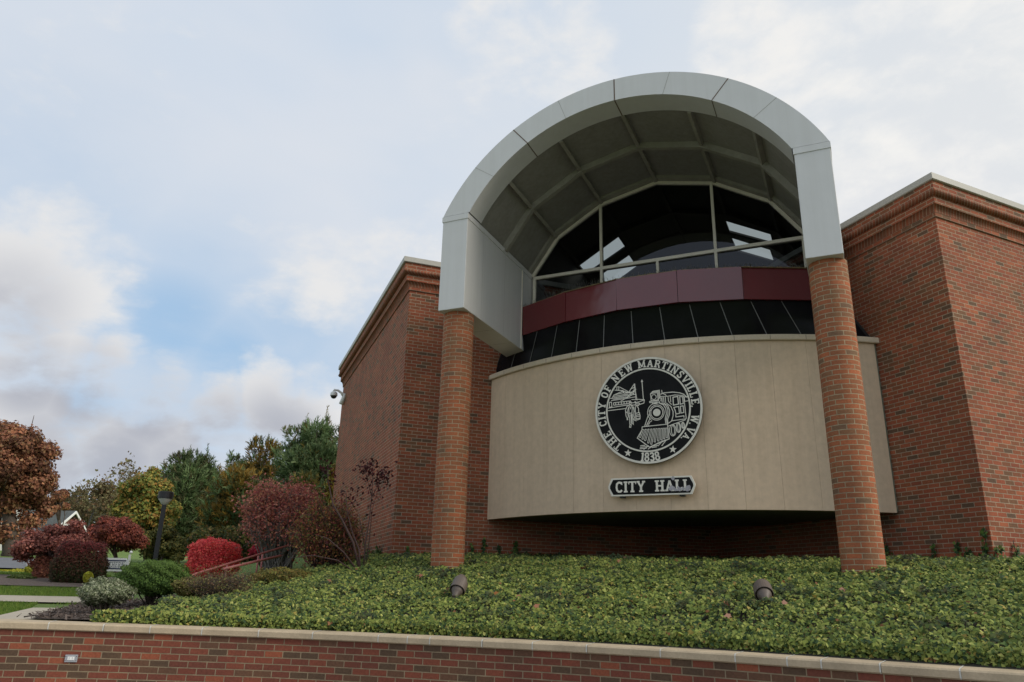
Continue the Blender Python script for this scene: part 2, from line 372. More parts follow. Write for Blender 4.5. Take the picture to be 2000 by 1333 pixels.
for nm, (i0, i1), (base, rest), lab in (('left', (0, 2), (path[0:3], None), None), ('right', (2, 4), (path[2:5], None), None)):
    w = MB(); u = 0 if nm == 'left' else 40.0
    pp = path[i0:i1+1]
    for p, q in zip(pp[:-1], pp[1:]):
        u = wall_strip(w, p, q, ZB, ZW, u)
    # closed back and roof
    if nm == 'left':
        back = [Cc, np.array([26., 14.15]), np.array([26., 22.75]), FAR]
        roofp = [A, np.array([26., 14.15]), np.array([26., 22.75]), FAR]
    else:
        back = [RT, np.array([RT[0], 14.14])]
        roofp = [Cc+np.array([0, -.01]), Bc, RT, np.array([RT[0], 14.14])]
    for p, q in zip(back[:-1], back[1:]): u = wall_strip(w, p, q, ZB, 6.40, u)
    w.face([(*p, 6.38) for p in (roofp if nm == 'left' else roofp)])
    wo = w.build('brick_wing', 'brick', hall)
    cs = profile_run(path, PROF, i0, i1, nrm_)
    mb = MB()
    for m_, lst in cs.items():
        for P, U in lst: mb.face(P, U, m_)
    mb.build('cornice', ['brick', 'rowlock'], wo)
    mb = MB()
    for m_, lst in profile_run(path, PROF2, i0, i1, nrm_).items():
        for P, U in lst: mb.face(P, U)
    mb.build('roof_coping', 'metal_cope', wo)
# pillars
for sg in (-1, 1):
    mb = MB(); n = 48; R0 = .262; c = W(2.98*sg, 0, 0); tot = .2057*8; z0, z1 = -.3, 4.545
    for j in range(n):
        a, b_ = 2*PI*j/n, 2*PI*(j+1)/n
        P = [(c[0]+R0*math.cos(a), c[1]+R0*math.sin(a), z0), (c[0]+R0*math.cos(b_), c[1]+R0*math.sin(b_), z0), (c[0]+R0*math.cos(b_), c[1]+R0*math.sin(b_), z1), (c[0]+R0*math.cos(a), c[1]+R0*math.sin(a), z1)]
        mb.face(P, [(tot*j/n, z0), (tot*(j+1)/n, z0), (tot*(j+1)/n, z1), (tot*j/n, z1)])
    o = mb.build('brick_pillar', 'brick_pillar', hall, smooth=True, weld=False)
    bm = bmesh.new(); bm.from_mesh(o.data); bmesh.ops.remove_doubles(bm, verts=bm.verts, dist=1e-5); bm.to_mesh(o.data); bm.free()
# limestone drum
RD, TC = 6.60, 8.22
JF = math.radians(5.08); NP = 13
def arcp(R, tc, ph, z): return W(R*math.sin(ph)-.06, tc-R*math.cos(ph), z)
phs = [(-NP/2+i)*JF for i in range(NP+1)]
phs[0] -= .005; phs[-1] += .005
mbS = MB()
NS = 104
al = [phs[0]-.01+(phs[-1]-phs[0]+.02)*i/NS for i in range(NS+1)]
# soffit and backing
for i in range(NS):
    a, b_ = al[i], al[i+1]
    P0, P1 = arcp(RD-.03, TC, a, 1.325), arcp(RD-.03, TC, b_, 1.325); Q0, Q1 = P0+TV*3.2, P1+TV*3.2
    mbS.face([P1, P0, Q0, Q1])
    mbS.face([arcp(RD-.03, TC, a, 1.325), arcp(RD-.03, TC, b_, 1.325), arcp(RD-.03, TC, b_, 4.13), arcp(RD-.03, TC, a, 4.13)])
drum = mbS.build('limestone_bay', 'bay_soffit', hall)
for i in range(NP):
    a0, a1 = phs[i]+.00022, phs[i+1]-.00022; k = 8; mb = MB()
    for j in range(k):
        a, b_ = a0+(a1-a0)*j/k, a0+(a1-a0)*(j+1)/k
        mb.face([arcp(RD, TC, a, 1.31), arcp(RD, TC, b_, 1.31), arcp(RD, TC, b_, 4.12), arcp(RD, TC, a, 4.12)])
        mb.face([arcp(RD-.12, TC, a, 1.31), arcp(RD-.12, TC, b_, 1.31), arcp(RD, TC, b_, 1.31), arcp(RD, TC, a, 1.31)])
    for a in (a0, a1): mb.face([arcp(RD, TC, a, 1.31), arcp(RD-.05, TC, a, 1.31), arcp(RD-.05, TC, a, 4.12), arcp(RD, TC, a, 4.12)])
    o = mb.build('stone_panel', 'stone', drum, weld=True); o.data.polygons.foreach_set('use_smooth', [False]*len(o.data.polygons))
mb = MB()
pr = [(-.02, 4.122), (.045, 4.122), (.055, 4.135), (.055, 4.205), (.045, 4.222), (-.20, 4.232)]
for i in range(NS):
    a, b_ = al[i], al[i+1]
    for (p0, z0), (p1, z1) in zip(pr[:-1], pr[1:]):
        mb.face([arcp(RD+p0, TC, a, z0), arcp(RD+p0, TC, b_, z0), arcp(RD+p1, TC, b_, z1), arcp(RD+p1, TC, a, z1)])
mb.build('stone_coping', 'stone_cap', drum, weld=True)
for ph in phs[1:-1]:
    mb = MB(); d = .0006
    mb.face([arcp(RD+.057, TC, ph-d, 4.13), arcp(RD+.057, TC, ph+d, 4.13), arcp(RD+.057, TC, ph+d, 4.208), arcp(RD+.057, TC, ph-d, 4.208)])
    mb.build('coping_joint', 'seam', drum)
# sloped dark glazing under the red band
R1, T1, z1g = RD-.10, TC, 4.225
R2, T2, z2g = 5.80, 7.33, 4.835
g0 = MB()
def gp(ph, f): return arcp(R1, T1, ph, z1g)*(1-f)+arcp(R2, T2, ph, z2g)*f
for i in range(NS):
    a, b_ = al[i], al[i+1]
    P = [gp(a, 0)+TV*.03, gp(b_, 0)+TV*.03, gp(b_, 1)+TV*.03, gp(a, 1)+TV*.03]; g0.face(P)
glz = g0.build('sloped_glazing', 'dark', hall)
for i in range(NP):
    mb = MB(); k = 6
    for j in range(k):
        a, b_ = phs[i]+.0012+(phs[i+1]-phs[i]-.0024)*j/k, phs[i]+.0012+(phs[i+1]-phs[i]-.0024)*(j+1)/k
        P = [gp(a, 0), gp(b_, 0), gp(b_, 1), gp(a, 1)]; mb.face(P)
    mb.build('glazing_pane', 'blackglass', glz, weld=True)
for ph in phs[1:-1]:
    mb = MB(); n_ = -TV*.012
    mb.face([gp(ph-.0011, 0)+n_, gp(ph+.0011, 0)+n_, gp(ph+.0011, .97)+n_, gp(ph-.0011, .97)+n_])
    mb.build('glazing_bar', 'joint', glz)
# red enamel band, five flat panels
bs = [-2.70, -1.62, -.55, .55, 1.62, 2.70]; bt = [2.12, 1.66, 1.41, 1.41, 1.66, 2.12]
band = MB()
for i in range(5):
    p, q = W(bs[i], bt[i]+.06, 4.83), W(bs[i+1], bt[i+1]+.06, 4.83); h = np.array([0, 0, .58])
    band.face([p, q, q+h, p+h])
for i in range(5):   # flat top behind the panels and dark underside
    band.face([W(bs[i], bt[i]+.05, 5.395), W(bs[i+1], bt[i+1]+.05, 5.395), W(bs[i+1], 2.6, 5.395), W(bs[i], 2.6, 5.395)])
    band.face([W(bs[i], bt[i]+.02, 4.838), W(bs[i+1], bt[i+1]+.02, 4.838), W(bs[i+1], bt[i+1]+.5, 4.838), W(bs[i], bt[i]+.5, 4.838)])
bo = band.build('red_band', 'dark', hall)
for i in range(5):
    p, q = W(bs[i], bt[i], 4.825), W(bs[i+1], bt[i+1], 4.825); d = (q-p)/np.linalg.norm(q-p); nn_ = np.array([d[1], -d[0], 0])
    p = p+d*.004; q = q-d*.004; tilt = nn_*[.008, -.014, .006, .016, -.03][i]
    mb = MB(); mb.prism([p, q, q+np.array([0, 0, .595])+tilt, p+np.array([0, 0, .595])+tilt], -nn_*.05)
    mb.build('enamel_panel', 'red', bo, weld=True)
# debris strip and bird spikes along the top of the band
mb = MB(); sp = MB()
def bandpt(f):
    L = [math.hypot(bs[i+1]-bs[i], bt[i+1]-bt[i]) for i in range(5)]; x = f*sum(L)
    for i in range(5):
        if x <= L[i] or i == 4: g = x/L[i]; return bs[i]+(bs[i+1]-bs[i])*g, bt[i]+(bt[i+1]-bt[i])*g
        x -= L[i]
for i in range(230):
    f = i/230; s0, t0 = bandpt(f); s1, t1 = bandpt(min(1, f+1/230))
    h = .006+.010*random.random()
    mb.box((0, 0, 0), (1, 1, 1), lambda a, b_, c_: tuple(W(s0+(s1-s0)*a, t0+(t1-t0)*a-.008+b_*.10, 5.418+c_*h)))
mb.build('debris_strip', 'nest', bo)
for i in range(330):
    f = random.random(); s0, t0 = bandpt(f); h = random.uniform(.06, .12)*(1.35 if .12 < f < .36 else .85)
    p = W(s0, t0+random.uniform(.01, .09), 5.42); q = p+SV*random.uniform(-.05, .05)+TV*random.uniform(-.05, .03)+np.array([0, 0, h])
    sp.tube([p, q], .0022, 3, cap=False)
spk = sp.build('bird_spikes', 'spike', bo); spk['kind'] = 'stuff'
# ------------------------------------------------------------ canopy
can = MB()
OC, OR_, IC, IR = 4.78, 3.56, 4.86, 3.06
NA = 72; ZS = 6.33
ao = math.acos((ZS-OC)/OR_); ai = math.acos((ZS-IC)/IR)
T0, T1c = -.35, .12
def op(k, t): a = -ao+2*ao*k/NA; return W(OR_*math.sin(a), t, OC+OR_*math.cos(a))
def ip(k, t): a = -ai+2*ai*k/NA; return W(IR*math.sin(a), t, IC+IR*math.cos(a))
for k in range(NA):
    can.face([ip(k, T0), ip(k+1, T0), op(k+1, T0), op(k, T0)])
    can.face([ip(k, T0), ip(k, T1c), ip(k+1, T1c), ip(k+1, T0)])
    can.face([op(k, T0), op(k+1, T0), op(k+1, T1c), op(k, T1c)])
    can.face([ip(k, T1c), op(k, T1c), op(k+1, T1c), ip(k+1, T1c)])
canopy = can.build('arched_canopy', 'panel', hall, weld=True)
for a, wd in ((-.553, .009), (.0, .010), (.552, .008)):
    sm = MB(); so, si = a, a*.99
    P = [np.array([IR*math.sin(si), 0, IC+IR*math.cos(si)]), np.array([OR_*math.sin(so), 0, OC+OR_*math.cos(so)])]
    d = np.array([math.cos(a), 0, -math.sin(a)])*wd
    sm.face([W(q[0], T0-.003, q[2]) for q in (P[0]-d, P[0]+d, P[1]+d, P[1]-d)])
    sm.face([W(P[0][0]-d[0], T0, P[0][2]-.003-d[2]), W(P[0][0]+d[0], T0, P[0][2]-.003+d[2]), W(P[0][0]+d[0], T1c, P[0][2]-.003+d[2]), W(P[0][0]-d[0], T1c, P[0][2]-.003-d[2])])
    sm.build('sealant_joint', 'seam', canopy)
for a in (-.29, -.82, .27, .80):
    sm = MB(); d = np.array([math.cos(a), 0, -math.sin(a)])*.003
    P = [np.array([IR*math.sin(a), 0, IC+IR*math.cos(a)]), np.array([OR_*math.sin(a), 0, OC+OR_*math.cos(a)])]
    sm.face([W(q[0], T0-.002, q[2]) for q in (P[0]-d, P[0]+d, P[1]+d, P[1]-d)])
    sm.build('panel_joint', 'rib', canopy)
for sg in (-1, 1):
    si, so = 2.71*sg, 3.205*sg
    ti, to = 6.244+2.0*0-abs(2.71)+.0, 6.244-3.205
    mb = MB()
    P = [(so, T0), (si, T0), (si, ti), (so, to)] if sg < 0 else [(si, T0), (so, T0), (so, to), (si, ti)]
    mb.prism([W(a, b_, 4.535) for a, b_ in P], (0, 0, 1.685))
    bx = mb.build('beam_box', 'panel', canopy, weld=True, bevel=.008)
    mb = MB(); e = .012
    P2 = [(so+sg*e, T0-e), (si-sg*e, T0-e), (si-sg*e, ti), (so+sg*e, to)] if sg < 0 else [(si-sg*e, T0-e), (so+sg*e, T0-e), (so+sg*e, to), (si-sg*e, ti)]
    mb.prism([W(a, b_, 6.215) for a, b_ in P2], (0, 0, .105))
    mb.build('trim_band', 'panel', bx, weld=True, bevel=.004)
    mb = MB()
    for tq in (2.08,):
        mb.box((0, 0, 0), (1, 1, 1), lambda a, b_, c_: tuple(W(si-sg*(.012*a), tq+.02*b_, 4.54+1.68*c_)))
    mb.build('drip_strip', 'mullion', bx)
    for tq in (.85, 1.65, 2.35):
        mb = MB()
        mb.face([W(si, tq, 4.532), W(so, tq, 4.532), W(so, tq+.008, 4.532), W(si, tq+.008, 4.532)]); mb.build('panel_joint', 'rib', bx)
    for tq in (.30, 1.25):
        mb = MB()
        mb.face([W(si-sg*.002, tq, 4.56), W(si-sg*.002, tq+.004, 4.56), W(si-sg*.002, tq+.004, 6.2), W(si-sg*.002, tq, 6.2)])
        mb.build('panel_joint', 'rib', bx)
# polygonal barrel: panels, ribs
ND = [(-2.69, 6.27), (-2.13, 7.07), (-1.14, 7.67), (0, 7.93), (1.14, 7.67), (2.13, 7.07), (2.69, 6.27)]
def offs(k, d):
    cx, cz = 0, 5.15; x, z = ND[k]; L = math.hypot(x-cx, z-cz); return x+(x-cx)/L*d, z+(z-cz)/L*d
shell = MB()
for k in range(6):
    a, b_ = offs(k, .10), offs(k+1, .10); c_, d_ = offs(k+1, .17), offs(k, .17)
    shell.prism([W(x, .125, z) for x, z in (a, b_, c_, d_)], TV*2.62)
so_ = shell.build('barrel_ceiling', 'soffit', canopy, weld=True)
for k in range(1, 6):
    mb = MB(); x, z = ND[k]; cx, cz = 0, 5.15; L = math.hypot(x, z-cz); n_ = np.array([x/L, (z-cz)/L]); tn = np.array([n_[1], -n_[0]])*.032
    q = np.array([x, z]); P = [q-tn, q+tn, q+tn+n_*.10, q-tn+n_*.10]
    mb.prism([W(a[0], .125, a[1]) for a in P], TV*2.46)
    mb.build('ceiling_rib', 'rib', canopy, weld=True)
def ringseg(t0, t1, d0, d1, nm, mat, par):
    mb = MB()
    for k in range(6):
        a, b_, c_, d_ = offs(k, d0), offs(k+1, d0), offs(k+1, d1), offs(k, d1)
        mb.prism([W(x, t0, z) for x, z in (a, b_, c_, d_)], TV*(t1-t0))
    return mb.build(nm, mat, par, weld=True)
ringseg(1.18, 1.28, -.02, .098, 'cross_rib', 'rib', canopy)
ringseg(2.44, 2.555, .035, .098, 'end_trim', 'rib', canopy)
# gable window
gw = ringseg(2.56, 2.64, -.035, .03, 'gable_window', 'mullion', hall)
def bar(s0, z0, s1, z1, w=.03, t0=2.555, t1=2.645, nm='mullion', mat='mullion'):
    mb = MB(); d = np.array([s1-s0, z1-z0]); d = d/np.linalg.norm(d); n_ = np.array([-d[1], d[0]])*w
    P = [np.array([s0, z0])-n_, np.array([s1, z1])-n_, np.array([s1, z1])+n_, np.array([s0, z0])+n_]
    mb.prism([W(a[0], t0, a[1]) for a in P], TV*(t1-t0)); return mb.build(nm, mat, gw, weld=True)
bar(-2.66, 6.22, 2.66, 6.22, .032, 2.552, 2.648, 'transom')
def ztop(s):
    for (a, za), (b_, zb) in zip(ND[:-1], ND[1:]):
        if a <= s <= b_: return za+(zb-za)*(s-a)/(b_-a)
bar(-1.18, 5.2, -1.18, 6.19, .026); bar(-1.18, 6.25, -1.18, ztop(-1.18)-.02, .026)
bar(1.08, 5.2, 1.08, 6.19, .026); bar(1.08, 6.25, 1.08, ztop(1.08)-.02, .026)
bar(-.04, 5.2, -.04, 6.19, .026)
bar(-2.64, 4.9, -2.64, 6.19, .03); bar(2.64, 4.9, 2.64, 6.19, .03)
def pane(pts):
    mb = MB(); mb.face([W(a, 2.60, b_) for a, b_ in pts]); return mb.build('glass_pane', 'glass', gw)
pane([(-2.66, 6.24), (-1.19, 6.24), (-1.19, 7.65), (-2.13, 7.06)])
pane([(-1.17, 6.24), (1.07, 6.24), (1.07, 7.68), (0, 7.92), (-1.17, 7.66)])
pane([(1.09, 6.24), (2.66, 6.24), (2.13, 7.06), (1.14, 7.66), (1.09, 7.66)])
for a, b_ in ((-2.62, -1.19), (-1.17, -.05), (-.03, 1.07), (1.09, 2.62)): pane([(a, 5.0), (b_, 5.0), (b_, 6.2), (a, 6.2)])
# atrium behind the glass, with rooflights
at_ = MB()
sA, tA, tE, zA = 3.0, 2.75, 9.6, 8.10
for q in ([(-sA, tA), (-sA, tE)], [(-sA, tE), (sA, tE)], [(sA, tE), (sA, tA)]):
    (a, b_), (c_, d_) = q; at_.face([W(a, b_, 4.85), W(c_, d_, 4.85), W(c_, d_, zA), W(a, b_, zA)])
at_.face([W(-sA, tA, 4.86), W(sA, tA, 4.86), W(sA, tE, 4.86), W(-sA, tE, 4.86)])
atr = at_.build('atrium', 'room', hall)
bm = bmesh.new()
holes = [[(-2.78, 5.84), (-1.39, 4.62), (-1.39, 5.22), (-2.78, 6.42)], [(-2.5, 6.65), (-1.43, 5.68), (-1.43, 6.45), (-2.5, 7.5)],
         [(1.04, 4.72), (1.88, 5.75), (1.88, 6.28), (1.04, 5.3)], [(1.03, 5.62), (1.78, 6.6), (1.80, 7.35), (1.05, 6.4)]]
edges = []
for loop in [[(-sA, tA-.1), (sA, tA-.1), (sA, tE), (-sA, tE)]]+holes:
    vs = [bm.verts.new(W(a, b_, 7.9)*(8.10/7.9)) if loop in holes else bm.verts.new(W(a, b_, 8.10)) for a, b_ in loop]
    edges += [bm.edges.new((vs[i], vs[(i+1) % len(vs)])) for i in range(len(vs))]
bmesh.ops.triangle_fill(bm, use_beauty=True, edges=edges)
me = bpy.data.meshes.new('rooflight_ceiling'); bm.to_mesh(me); bm.free(); me.materials.append(MT['room'])
o = bpy.data.objects.new('rooflight_ceiling', me); COL.objects.link(o); o.parent = atr
for h in holes:
    mb = MB(); c0 = np.mean(np.array(h), 0)
    for i in range(4):
        a, b_ = np.array(h[i]), np.array(h[(i+1) % 4])
        ka = 8.10/7.9; pa, pb = W(*a, 7.9)*ka, W(*b_, 7.9)*ka; mb.face([pa, pb, pb+[0, 0, .05], pa+[0, 0, .05]])
    mb.build('rooflight', 'room', atr)
# ------------------------------------------------------------ seal and name board on the drum
def glyphs():
    S = .17
    G_ = {}
    def add(ch, w, strokes): G_[ch] = (w, strokes)
    v = .095; h = .07
    def sf(x, y, l=.2): return ([(x-l, y), (x+l, y)], h)
    add('T', .74, [([(.37, 0), (.37, 1)], v), ([(.02, .95), (.72, .95)], .06), ([(.03, 1), (.03, .74)], .045), ([(.71, 1), (.71, .74)], .045), sf(.37, .05, .2)])
    add('H', .86, [([(.17, 0), (.17, 1)], v), ([(.69, 0), (.69, 1)], v), ([(.17, .5), (.69, .5)], h), sf(.17, .05), sf(.17, .95), sf(.69, .05), sf(.69, .95)])
    add('E', .72, [([(.19, 0), (.19, 1)], v), ([(.0, .94), (.66, .94)], h), ([(.0, .06), (.68, .06)], h), ([(.19, .5), (.5, .5)], h), ([(.64, 1), (.64, .74)], .045), ([(.66, 0), (.66, .28)], .045), ([(.5, .38), (.5, .62)], .04)])
    add('C', .74, [([(.62, .82), (.48, .94), (.32, .94), (.16, .8), (.12, .5), (.16, .2), (.32, .06), (.5, .06), (.66, .2)], .085), ([(.65, 1), (.65, .7)], .045)])
    add('I', .42, [([(.21, 0), (.21, 1)], v), sf(.21, .05, .19), sf(.21, .95, .19)])
    add('Y', .8, [([(.4, 0), (.4, .48)], v), ([(.4, .44), (.12, .96)], .08), ([(.4, .44), (.68, .96)], .08), sf(.4, .05), sf(.13, .95, .15), sf(.67, .95, .15)])
    add('O', .76, [([(.38, .94), (.2, .86), (.12, .66), (.12, .34), (.2, .14), (.38, .06), (.56, .14), (.64, .34), (.64, .66), (.56, .86), (.38, .94)], .085)])
    add('F', .7, [([(.19, 0), (.19, 1)], v), ([(.0, .94), (.64, .94)], h), ([(.19, .5), (.5, .5)], h), ([(.63, 1), (.63, .72)], .045), ([(.5, .38), (.5, .62)], .04), sf(.19, .05, .19)])
    add('N', .86, [([(.16, 0), (.16, 1)], .07), ([(.70, 0), (.70, 1)], .07), ([(.16, .96), (.70, .04)], v), sf(.14, .95, .14), sf(.16, .05, .16), sf(.70, .95, .16)])
    add('W', 1.1, [([(.16, .96), (.34, .03)], .085), ([(.34, .03), (.55, .9)], .07), ([(.55, .9), (.76, .03)], .085), ([(.76, .03), (.94, .96)], .07), sf(.15, .95, .15), sf(.95, .95, .15), sf(.55, .95, .12)])
    add('M', 1.06, [([(.17, 0), (.17, 1)], .08), ([(.89, 0), (.89, 1)], .08), ([(.17, .95), (.53, .1)], .085), ([(.89, .95), (.53, .1)], .07), sf(.17, .05, .17), sf(.89, .05, .17), sf(.13, .95, .13), sf(.93, .95, .13)])
    add('A', .86, [([(.16, .04), (.43, .97)], .07), ([(.70, .04), (.43, .97)], .09), ([(.24, .32), (.62, .32)], .06), sf(.15, .05, .15), sf(.71, .05, .15)])
    add('R', .84, [([(.19, 0), (.19, 1)], v), ([(.03, .94), (.5, .94), (.64, .84), (.64, .62), (.5, .5), (.19, .5)], .07), ([(.44, .5), (.62, .28), (.68, .05), (.8, .05)], .08), sf(.19, .05, .18)])
    add('S', .68, [([(.56, .8), (.44, .94), (.24, .94), (.12, .8), (.14, .62), (.34, .5), (.52, .38), (.56, .2), (.44, .06), (.22, .06), (.1, .2)], .08), ([(.58, 1), (.58, .72)], .04), ([(.09, 0), (.09, .28)], .04)])
    add('V', .84, [([(.14, .96), (.42, .03)], .09), ([(.70, .96), (.42, .03)], .07), sf(.14, .95, .14), sf(.70, .95, .14)])
    add('L', .68, [([(.19, 0), (.19, 1)], v), sf(.19, .95, .19), ([(.0, .06), (.62, .06)], h), ([(.61, 0), (.61, .32)], .05)])
    add('1', .42, [([(.22, 0), (.22, 1)], .09), ([(.22, .96), (.06, .84)], .06), sf(.22, .05, .17)])
    add('8', .62, [([(.31, .52), (.15, .62), (.13, .8), (.22, .94), (.4, .94), (.49, .8), (.47, .62), (.31, .52), (.12, .38), (.10, .2), (.2, .06), (.42, .06), (.52, .2), (.50, .38), (.31, .52)], .075)])
    add('3', .6, [([(.12, .8), (.22, .94), (.38, .94), (.48, .8), (.46, .62), (.28, .53), (.46, .42), (.5, .22), (.4, .06), (.2, .06), (.1, .2)], .08)])
    add(',', .26, [([(.13, .1), (.08, -.14)], .07), ([(.13, 0), (.13, .12)], .08)])
    add('.', .26, [([(.12, 0), (.12, .14)], .075)])
    return G_
GL = glyphs()
def stroke(mb, pts, hw, fn, lift, step=[0]):
    step[0] += 1; z = lift+(step[0] % 9)*.00035
    pts = [np.array(p, float) for p in pts]; n = len(pts); L_, R_ = [], []
    for i in range(n):
        d0 = pts[i]-pts[i-1] if i > 0 else pts[1]-pts[0]
        d1 = pts[i+1]-pts[i] if i < n-1 else d0
        if np.allclose(pts[0], pts[-1]) and n > 2 and i in (0, n-1): d0 = pts[-1]-pts[-2]; d1 = pts[1]-pts[0]
        d0 = d0/(np.linalg.norm(d0)+1e-9); d1 = d1/(np.linalg.norm(d1)+1e-9)
        m_ = d0+d1; k = np.linalg.norm(m_); m_ = m_/k if k > .3 else d0
        nn_ = np.array([-m_[1], m_[0]]); w_ = hw/max(.55, abs(np.dot(nn_, np.array([-d0[1], d0[0]]))))
        L_.append(pts[i]+nn_*w_); R_.append(pts[i]-nn_*w_)
    for i in range(n-1): mb.face([fn(*R_[i], z), fn(*R_[i+1], z), fn(*L_[i+1], z), fn(*L_[i], z)])
def letter(mb, ch, fn, hscale, lift, thin=1.0):
    w, st_ = GL[ch]
    for pts, hw in st_: stroke(mb, [((x-w/2)*hscale, (y-.5)*hscale) for x, y in pts], hw*hscale*thin, fn, lift)
    return w
# seal: disc facing out of the drum
SC0 = (-.075, 2.985); SR = .925; TSEAL = 1.50
seal = empty('city_seal', tuple(W(SC0[0], TSEAL, SC0[1])), label='round black and cream city seal with train, riverboat and 1838 on the limestone front', cat='seal')
def sfn(x, y, z): return W(SC0[0]+x, TSEAL-z, SC0[1]+y)
def disc(r0, r1, z, n=96):
    mb = MB()
    for i in range(n):
        a, b_ = 2*PI*i/n, 2*PI*(i+1)/n
        if r0 <= 0: mb.face([sfn(0, 0, z), sfn(r1*math.cos(a), r1*math.sin(a), z), sfn(r1*math.cos(b_), r1*math.sin(b_), z)])
        else: mb.face([sfn(r0*math.cos(a), r0*math.sin(a), z), sfn(r1*math.cos(a), r1*math.sin(a), z), sfn(r1*math.cos(b_), r1*math.sin(b_), z), sfn(r0*math.cos(b_), r0*math.sin(b_), z)])
    return mb
mb = disc(0, SR-.001, .0)
for i in range(96):
    a, b_ = 2*PI*i/96, 2*PI*(i+1)/96; r = SR-.001
    mb.face([sfn(r*math.cos(a), r*math.sin(a), 0), sfn(r*math.cos(b_), r*math.sin(b_), 0), sfn(r*math.cos(b_), r*math.sin(b_), -.04), sfn(r*math.cos(a), r*math.sin(a), -.04)])
mb.build('seal_disc', 'black', seal)
def ringm(r0, r1, z, dep=.012, n=96):
    mb = disc(r0, r1, z+dep, n)
    for r in (r0, r1):
        for i in range(n):
            a, b_ = 2*PI*i/n, 2*PI*(i+1)/n
            mb.face([sfn(r*math.cos(a), r*math.sin(a), z), sfn(r*math.cos(b_), r*math.sin(b_), z), sfn(r*math.cos(b_), r*math.sin(b_), z+dep), sfn(r*math.cos(a), r*math.sin(a), z+dep)])
    return mb
ringm(SR*.962, SR, 0, .014).build('outer_ring', 'cream', seal)
ringm(SR*.762, SR*.790, 0, .012).build('inner_ring', 'cream', seal)
LT = MB()
ANG = [('T', -138.7), ('H', -129), ('E', -118.9), ('C', -103.9), ('I', -97), ('T', -90.6), ('Y', -81.4), ('O', -67.4), ('F', -58.6), ('N', -42.8), ('E', -32.4), ('W', -21.8),
       ('M', -5.3), ('A', 5.2), ('R', 14.6), ('T', 23.4), ('I', 30.2), ('N', 37.4), ('S', 46.6), ('V', 55.2), ('I', 62.0), ('L', 68.2), ('L', 76.2), ('E', 84.8), (',', 90.4), ('W', 105.8), ('.', 112.4), ('V', 120.2), ('A', 128.4), ('.', 133.4)]
for ch, an in ANG:
    a = math.radians(an); hs = SR*.140*(.82 if (ch == 'A' and an > 100) else 1); rc = SR*(.878 if not (ch in ',.') else .878)
    ca, sa = math.cos(a), math.sin(a)
    fn = lambda x, y, z, ca=ca, sa=sa, rc=rc: sfn(rc*sa+x*ca+y*sa, rc*ca-x*sa+y*ca, z)
    LT = MB(); letter(LT, ch, fn, hs, .008, 1.12); LT.build('letter', 'cream', seal)
for i, ch in enumerate('1838'):
    x0 = [-.145, -.055, .05, .155][i]*SR+.01*SR
    a = x0/(SR*.88)*.9
    fn = lambda x, y, z, a=a, ch=ch: sfn(SR*.878*math.sin(a)+x*math.cos(a)-y*math.sin(a), -SR*.878*math.cos(a)+x*math.sin(a)+y*math.cos(a), z)
    LT = MB(); letter(LT, ch, fn, SR*.155, .008, 1.15); LT.build('digit', 'cream', seal)
for an in (206.3, 150.4):
    mb = MB()
    a = math.radians(an); cx, cy = SR*.878*math.sin(a), SR*.878*math.cos(a)
    pts = [(cx+SR*(.072 if k % 2 == 0 else .03)*math.sin(k*PI/5+.1), cy+SR*(.072 if k % 2 == 0 else .03)*math.cos(k*PI/5+.1)) for k in range(10)]
    for k in range(10):
        mb.face([sfn(cx, cy, .009), sfn(*pts[(k+1) % 10], .009), sfn(*pts[k], .009)])
    mb.build('star', 'cream', seal)
# line drawing, traced in the seal's own frame (drawing units of 1583 x 1333)
def dv(X, Y): return ((1180+X/8.33-1268.3)/104*SR, -(740+Y/8.33-801)/103*SR)
ln = MB()
def dl(pts, w=.0070): stroke(ln, [dv(*p) for p in pts], w*SR, sfn, .004)
def de(cx, cy, rx, ry, w=.0062, a0=0, a1=360, n=28): dl([(cx+rx*math.cos(math.radians(a0+(a1-a0)*i/n)), cy+ry*math.sin(math.radians(a0+(a1-a0)*i/n))) for i in range(n+1)], w)
# train
dl([(793, 258), (903, 250), (913, 368), (800, 376), (793, 258)]); dl([(793, 258), (832, 224), (936, 214), (943, 330), (913, 368)]); dl([(818, 240), (920, 232), (928, 345)]); de(845, 318, 38, 40)
dl([(770, 384), (918, 378)]); dl([(770, 384), (778, 404), (905, 398)]); dl([(815, 408), (825, 428), (900, 424)]); dl([(918, 378), (940, 425)])
de(882, 570, 96, 100); de(882, 570, 118, 122, .0062); de(885, 565, 150, 152, .0062, 130, 330)
dl([(745, 600), (680, 775)]); dl([(775, 650), (704, 775)]); dl([(735, 775), (737, 742), (757, 740), (757, 716), (786, 706), (800, 690)])
dl([(752, 540), (785, 532)]); dl([(748, 600), (782, 606)])
dl([(935, 430), (990, 450), (1028, 520), (1034, 600), (1012, 680), (1020, 762)]); dl([(960, 428), (1020, 450), (1060, 520), (1058, 610), (1030, 680), (1040, 762)]); dl([(1000, 428), (1060, 470), (1088, 550), (1080, 620), (1048, 690), (1052, 755)]); dl([(1040, 430), (1110, 490), (1140, 570), (1138, 640), (1112, 718)])
dl([(640, 782), (1038, 766)]); dl([(640, 782), (635, 828)]); dl([(638, 828), (556, 955), (744, 1108), (1060, 998), (1045, 766)], .008)
tops = [650, 695, 740, 785, 828, 868, 908, 948, 985, 1022]; bots = [(600, 945), (640, 975), (680, 1000), (728, 1040), (775, 1062), (832, 1030), (888, 1018), (938, 1005), (982, 990), (1025, 975)]
for x, (bx_, by_) in zip(tops, bots): dl([(x-11, 826), (bx_-11, by_), (bx_+10, by_+6), (x+11, 826), (x-11, 826)], .0052)
